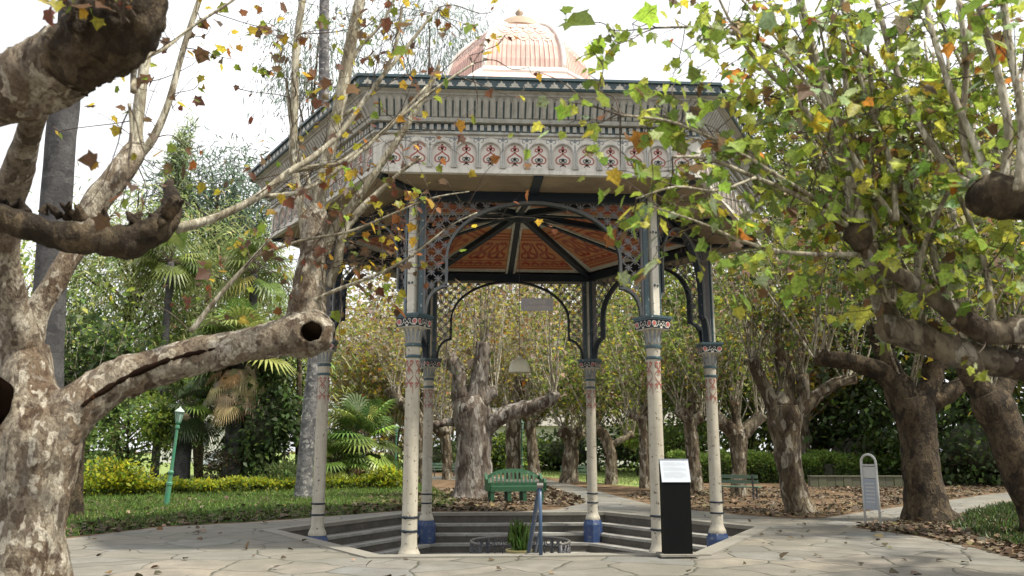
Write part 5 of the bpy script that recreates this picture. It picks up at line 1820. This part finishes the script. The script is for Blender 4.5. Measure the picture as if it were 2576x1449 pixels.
for i, (x, y, d, lb) in enumerate([(1180, 930, 58, 'bare autumn tree in the middle of the rear arch'), (1000, 900, 56, 'brown autumn tree between the two left columns'), (1330, 860, 62, 'yellow autumn tree behind the hanging lamp'), (1490, 900, 60, 'olive autumn tree around the rear right column'), (1620, 860, 58, 'green yellow autumn tree left of the front right column'), (1740, 820, 50, 'autumn tree between the two right columns'), (900, 830, 60, 'rust autumn tree right of the left column'), (2000, 780, 42, 'twiggy autumn tree above the leaning brown tree')]):
    p = W(x, y, d)
    t = Tree('plane_tree', lb, V((p.x, p.y, 0)), g4, 'tree', 'bark_mid', 200 + i)
    rr = t.r
    t.limb([(p.x, p.y, -.1), (p.x + rr.uniform(-.2, .2), p.y, 1.6), (p.x, p.y, 2.9)], [.42, .32, .36], 12, .2, 2.5, 4)
    for _ in range(50):
        a = rr.uniform(0, 6.283); sp = rr.uniform(.1, 1.0)
        t.shoot((p.x + .25 * math.cos(a), p.y + .25 * math.sin(a), 2.8), (math.cos(a) * sp, math.sin(a) * sp, 1), rr.uniform(4., 11.), .05, .3, .06, .05, 40, 5, 8, 4)
    t.finish('lobed', .23, P_AUT if i not in (3, 4, 5) else P_MIDR, .3)


g5 = 'far autumn crowns behind the pavilion'
for i, (x, y, lb) in enumerate([(940, 930, 'far olive crown showing between left column and thick tree'), (1120, 860, 'far brown crown behind the left half of the rear arch'), (1270, 900, 'far yellow crown behind the hanging lamp and its tree'), (1420, 850, 'far olive crown behind the name board'), (1580, 900, 'far green crown between the rear right and front right columns'), (1730, 840, 'far yellowish crown between the two right columns')]):
    mass('broadleaf_tree', lb, x, y, 78 + 4 * (i % 3), 7.5, 5, 9.5 + (i % 2), 260, 40, .42, P_AUT if i < 4 else P_MIDR, 160 + i, cat='tree', group=g5, trunk=.35, barkm='bark_mid')


def hedge(name, label, p0, p1, w, h, n, size, palette, seed, kind='oval', core=True, top=None, cat='hedge'):
    p0, p1 = V(p0), V(p1)
    root = empty(name, p0, 0, label, cat)
    r = np.random.default_rng(seed)
    d = p1 - p0; L = d.length; u = d / L
    s = V((-u.y, u.x, 0))
    t_ = r.random(n)
    hh = h * (1 + .10 * np.sin(t_ * 31) + .07 * np.sin(t_ * 77))
    f = r.random(n)
    side = np.where(f < .45, -1, np.where(f < .8, 0, 1))
    off = np.where(side == 0, r.uniform(-1, 1, n) * w / 2, side * w / 2 + r.normal(0, .05, n))
    z = np.where(side == 0, hh + r.normal(0, .05, n), hh * r.random(n))
    P = np.array(u)[None] * (t_ * L)[:, None] + np.array(s)[None] * off[:, None]
    P[:, 2] = np.maximum(.02, z)
    D = r.normal(0, .7, (n, 3)) + np.array([0, 0, .6])
    C = pal(palette, n, r=r)
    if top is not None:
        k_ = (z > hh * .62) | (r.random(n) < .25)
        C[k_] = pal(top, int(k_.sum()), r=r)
    leaves('foliage', P, size * np.exp(r.normal(0, .25, n)), D, rdir(n, r), C, kind, M['leaf'], root)
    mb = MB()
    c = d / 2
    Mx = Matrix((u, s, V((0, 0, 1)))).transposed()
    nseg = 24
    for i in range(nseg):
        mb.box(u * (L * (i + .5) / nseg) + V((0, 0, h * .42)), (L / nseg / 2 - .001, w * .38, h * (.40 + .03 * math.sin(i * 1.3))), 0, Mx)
    mb.build('light_block_core', M['core'], root)  # solid boxes added within the hedge to block light
    return root


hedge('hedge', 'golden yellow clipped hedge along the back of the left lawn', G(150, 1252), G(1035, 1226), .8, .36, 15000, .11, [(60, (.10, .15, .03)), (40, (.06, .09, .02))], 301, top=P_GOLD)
mass('shrub', 'upright golden yellow shrub growing out of the hedge', 290, 1205, 27.5, 1.1, .5, .55, 60, 30, .13, P_GOLD, 303, group=g, droop=-.5)
mass('shrub', 'small golden sprig at the right end of the yellow hedge', 975, 1200, 32.5, .7, .4, .35, 30, 30, .12, P_GOLD, 305, group=g, droop=-.5)
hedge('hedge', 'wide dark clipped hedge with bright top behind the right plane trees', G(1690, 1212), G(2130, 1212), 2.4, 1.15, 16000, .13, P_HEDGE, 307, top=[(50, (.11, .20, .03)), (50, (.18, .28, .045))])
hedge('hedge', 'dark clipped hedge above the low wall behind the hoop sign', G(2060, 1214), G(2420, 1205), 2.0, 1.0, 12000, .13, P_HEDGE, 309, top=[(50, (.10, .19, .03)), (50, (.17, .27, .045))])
a, b = G(2035, 1226), G(2330, 1226)
gw = empty('garden_wall', a, 0, 'low mossy stone wall in front of the right hedge', 'wall')
mb = MB()
for i in range(14):
    p, q = a.lerp(b, i / 14), a.lerp(b, (i + 1) / 14)
    mb.bar(p - a + V((.008, 0, .2)), q - a + V((-.008, 0, .2)), .3 + .02 * math.sin(i * 2), .42)
mb.build('stonework', M['oldwall'], gw)
mb = MB(); mb.bar(V((0, 0, .43)), b - a + V((0, 0, .43)), .36, .05); mb.build('coping', M['oldwall'], gw)
# boulder
bc = G(2110, 1150) ; bp = W(2160, 1150, 43)
bo = empty('boulder', (bp.x, 43, 0), 0, 'rounded grey boulder in the shade behind the hoop sign', 'rock')
mb = MB()
mb.lathe([(.3, -.1), (1.2, .2), (1.3, .9), (1.0, 1.6), (.6, 1.95), (.02, 2.1)], 20)
mb.v = [tuple(V(v) * (1 + .25 * noise.noise(V(v) * 1.7))) for v in mb.v]
mb.build('stone', M['rock'], bo, smooth=True)


# far buildings
def house(name, label, c, w, d, h, m, rm, nwin, seed):
    root = empty(name, c, 0, label, 'building')
    mb = MB(); mb.box((0, 0, h / 2), (w / 2, d / 2, h / 2)); wl = mb.build('wall', m, root)
    mb = MB()
    o = .3
    mb.add([(-w / 2 - o, -d / 2 - o, h), (w / 2 + o, -d / 2 - o, h), (w / 2 + o, d / 2 + o, h), (-w / 2 - o, d / 2 + o, h), (-w / 2 - o, 0, h + d * .28), (w / 2 + o, 0, h + d * .28)],
           [(0, 1, 5, 4), (2, 3, 4, 5), (1, 2, 5), (3, 0, 4), (3, 2, 1, 0)])
    mb.build('roof', rm, root)
    for i in range(nwin):
        x = -w / 2 + w * (i + .5) / nwin
        mb = MB(); mb.box((x, -d / 2 - .03, h * .55), (.5, .05, .65)); f = mb.build('window', M['ribwhite'], root)
        mb = MB(); mb.box((x, -d / 2 - .085, h * .55), (.42, .01, .57)); mb.build('pane', M['glassdark'], f)


p = W(520, 1120, 95)
house('white_house', 'white building far away between the dry palm and dark shrub', (p.x, 95, 0), 9, 7, 4.2, M['wall'], M['roofgrey'], 4, 1)
p = W(1440, 1110, 75)
house('low_building', 'low pale building beyond the sunny lawn', (p.x + 2, 75, 0), 20, 6, 3.4, M['wall'], M['roofgrey'], 6, 2)
# parked car far behind the hedge
p = W(585, 1190, 60)
car = empty('parked_car', (p.x, 60, 0), rad(8), 'pale car parked far behind the golden hedge', 'car')
pr = [(-2.0, .35), (-2.05, .75), (-1.7, .88), (-1.1, 1.38), (.5, 1.42), (1.1, .95), (1.95, .82), (2.05, .4), (1.9, .3)]
mb = MB(); n = len(pr)
mb.add([(x, -.82, z) for x, z in pr] + [(x, .82, z) for x, z in pr], [tuple(range(n)), tuple(range(2 * n - 1, n - 1, -1))] + [(i, n + i, n + (i + 1) % n, (i + 1) % n) for i in range(n)])
mb.build('body', M['carpaint'], car)
mb = MB(); q = [(-1.35, .95), (-1.02, 1.30), (.42, 1.34), (.85, .97)]
mb.face([(x, -.825, z) for x, z in q]); mb.face([(x, .825, z) for x, z in q][::-1]); mb.build('window', M['glassdark'], car)
for x in (-1.25, 1.25):
    for y in (-.8, .8):
        mb = MB(); mb.lathe([(.1, -.1), (.31, -.1), (.33, -.05), (.33, .05), (.31, .1), (.1, .1)], 18, 0, (x, y, .33), Matrix.Rotation(rad(90), 3, 'X')); mb.build('wheel', M['rubber'], car)

# ------------------------------------------------------------------ grass and fallen leaves
def scatter_px(n, xs, ys, r):
    P = []
    x = r.uniform(xs[0], xs[1], n); y = r.uniform(ys[0], ys[1], n)
    pts = np.array([tuple(G(a, b)) for a, b in zip(x, y)])
    return pts


r = np.random.default_rng(77)
# lawn blades: even over the lawn's ground area
def in_poly(poly, n, r):
    a = np.array(poly)
    P = np.stack([r.uniform(a[:, 0].min(), a[:, 0].max(), n), r.uniform(a[:, 1].min(), a[:, 1].max(), n)], 1)
    P = P[inside(poly, P[:, 0], P[:, 1]) & ~inside(PAVE, P[:, 0], P[:, 1])]
    return P


LV = [(x, y) for x, y in LAWN]
P2 = in_poly(LV, 130000, r)
P2 = P2[(P2[:, 0] > -16) & (P2[:, 1] < 36)][:60000]
n = len(P2)
P3 = np.concatenate([P2, np.zeros((n, 1))], 1)
D = r.normal(0, .35, (n, 3)) + np.array([0, 0, 1])
o = leaves('lawn_grass', P3, r.uniform(.06, .15, n), D, rdir(n, r), pal([(40, (.09, .18, .03)), (40, (.15, .25, .045)), (20, (.23, .31, .08))], n, r=r), 'blade', M['grass'])
tag(o, 'short green grass blades on the left lawn', 'grass', kind='stuff')
T = [(lambda g: (g.x, g.y))(G(x, y)) for x, y in [(2390, 1330), (2440, 1290), (2540, 1268), (2640, 1290), (2640, 1390), (2480, 1360)]]
P2 = in_poly(T, 26000, r)[:16000]
n = len(P2)
o = leaves('rough_grass', np.concatenate([P2, np.zeros((n, 1))], 1), r.uniform(.07, .20, n), r.normal(0, .7, (n, 3)) + np.array([0, 0, 1]), rdir(n, r), pal(P_HEDGE + [(20, (.07, .14, .03))], n, r=r), 'blade', M['grass'])
tag(o, 'tufty dark grass beside the right path', 'grass', kind='stuff')
P2 = in_poly(FAR, 60000, r)[:24000]
n = len(P2)
o = leaves('far_grass', np.concatenate([P2, np.zeros((n, 1))], 1), r.uniform(.08, .18, n), r.normal(0, .4, (n, 3)) + np.array([0, 0, 1]), rdir(n, r), pal([(50, (.14, .22, .05)), (50, (.22, .28, .08))], n, r=r), 'blade', M['grass'])  # blade colours lifted to carry the sunlight as well
tag(o, 'pale grass tinted as sunlit on the lawn beyond the bench', 'grass', kind='stuff')


def litter(name, label, P2, r, size=.105):
    n = len(P2)
    P3 = np.concatenate([P2, r.uniform(.006, .03, (n, 1))], 1)
    D = r.normal(0, 1, (n, 3)) * np.array([1, 1, .22])
    Nn = r.normal(0, .35, (n, 3)) + np.array([0, 0, 1])
    o = leaves(name, P3, size * np.exp(r.normal(0, .25, n)), D, Nn, pal(P_LITTER, n, r=r), 'curl', M['dry'])
    tag(o, label, 'leaf litter', kind='stuff')


Q = lambda l: [(lambda g: (g.x, g.y))(G(x, y)) for x, y in l]
def drift(P, sc_):
    k = np.array([noise.noise(V((x * sc_, y * sc_, 3))) + .5 * noise.noise(V((x * sc_ * 3, y * sc_ * 3, 7))) for x, y in P])
    return P[k > r.uniform(-.5, .35, len(P))]


BED_R = Q([(1560, 1245), (1650, 1268), (1750, 1282), (1870, 1294), (2010, 1304), (2070, 1302), (2200, 1282), (2400, 1255), (2560, 1236), (2500, 1215), (2200, 1226), (1900, 1228), (1700, 1225)])
litter('leaf_litter', 'brown fallen leaves under the right plane trees', drift(in_poly(BED_R, 32000, r), .5)[:6500], r)
BED_F = Q([(2145, 1326), (2300, 1346), (2450, 1377), (2640, 1430), (2700, 1330), (2540, 1300), (2330, 1304), (2230, 1318)])
litter('leaf_litter', 'brown fallen leaves around the massive dark tree', in_poly(BED_F, 9000, r)[:2600], r)
ISL = Q([(860, 1288), (1010, 1284), (1100, 1289), (1300, 1286), (1400, 1280), (1474, 1264), (1440, 1246), (1375, 1224), (1200, 1225), (1040, 1240), (900, 1262)])
litter('leaf_litter', 'brown fallen leaves around bench and thick tree', drift(in_poly(ISL, 22000, r), .6)[:6500], r, .12)
LED = Q([(150, 1352), (400, 1323), (640, 1310), (1000, 1284), (1150, 1282), (1100, 1258), (700, 1285), (500, 1300), (150, 1325)])
litter('leaf_litter', 'pale fallen leaves along the left lawn edge', in_poly(LED, 6000, r)[:1500], r, .12)
LL = Q([(150, 1350), (1000, 1284), (1100, 1230), (700, 1240), (200, 1262)])
litter('leaf_litter', 'scattered fallen leaves on the left lawn', drift(in_poly(LL, 6000, r), .5)[:1400], r, .11)
# stray leaves on the paving
P2 = np.stack([r.uniform(-9, 9, 520), r.uniform(7, 22, 520)], 1)
hx_ = [hexw(KO + .05, k) for k in range(6)]
P2 = P2[inside(PAVE, P2[:, 0], P2[:, 1]) & ~inside(hx_, P2[:, 0], P2[:, 1])]
edge = np.array([np.min([abs(W_) for W_ in (1,)]) for _ in P2])
keep = r.random(len(P2)) < .55
litter('stray_leaves', 'few dry leaves lying on the flagstones', P2[keep], r, .11)

# ================================================================== LIGHT
world = bpy.data.worlds.new('World')
sc.world = world
world.use_nodes = True
nt = world.node_tree
bg = nt.nodes['Background']
sky = nt.nodes.new('ShaderNodeTexSky')
sky.sky_type = 'NISHITA'
sky.sun_disc = False
EL, AZ = 59, 112            # hazy sun from the right
sky.sun_elevation = rad(EL)
sky.sun_rotation = rad(AZ)
sky.air_density = 1.0
sky.dust_density = 4.0
sky.ozone_density = 1.0
# thin bright cloud over the sky
hs_ = nt.nodes.new('ShaderNodeHueSaturation')
hs_.inputs['Saturation'].default_value = .30
nt.links.new(sky.outputs[0], hs_.inputs['Color'])
tc = nt.nodes.new('ShaderNodeTexCoord')
nz = N(nt, 'ShaderNodeTexNoise', Scale=2.2, Detail=6., Roughness=.6)
nt.links.new(tc.outputs['Generated'], nz.inputs['Vector'])
cl = ramp(nt, nz.outputs['Fac'], [(.35, (.5,) * 3), (.62, (.95,) * 3)])
mx = mixc(nt, cl, hs_.outputs[0], (10.5, 10.6, 10.8))
nt.links.new(mx, bg.inputs['Color'])
bg.inputs['Strength'].default_value = .082
sun_d = bpy.data.lights.new('sun', 'SUN')
sun = bpy.data.objects.new('sun', sun_d)
COL.objects.link(sun)
sun_d.energy = 4.0
sun_d.angle = rad(2.5)
sun_d.color = (1, .93, .80)
dirv = V((math.sin(rad(AZ)) * math.cos(rad(EL)), math.cos(rad(AZ)) * math.cos(rad(EL)), math.sin(rad(EL))))
sun.rotation_euler = dirv.to_track_quat('Z', 'Y').to_euler()
sun.location = dirv * 60

sc.view_settings.view_transform = 'Standard'
sc.view_settings.look = 'None'
sc.view_settings.exposure = .95
sc.view_settings.gamma = 1
sc.render.engine = 'CYCLES'
sc.cycles.use_denoising = True
sc.cycles.max_bounces = 8
sc.cycles.transparent_max_bounces = 8
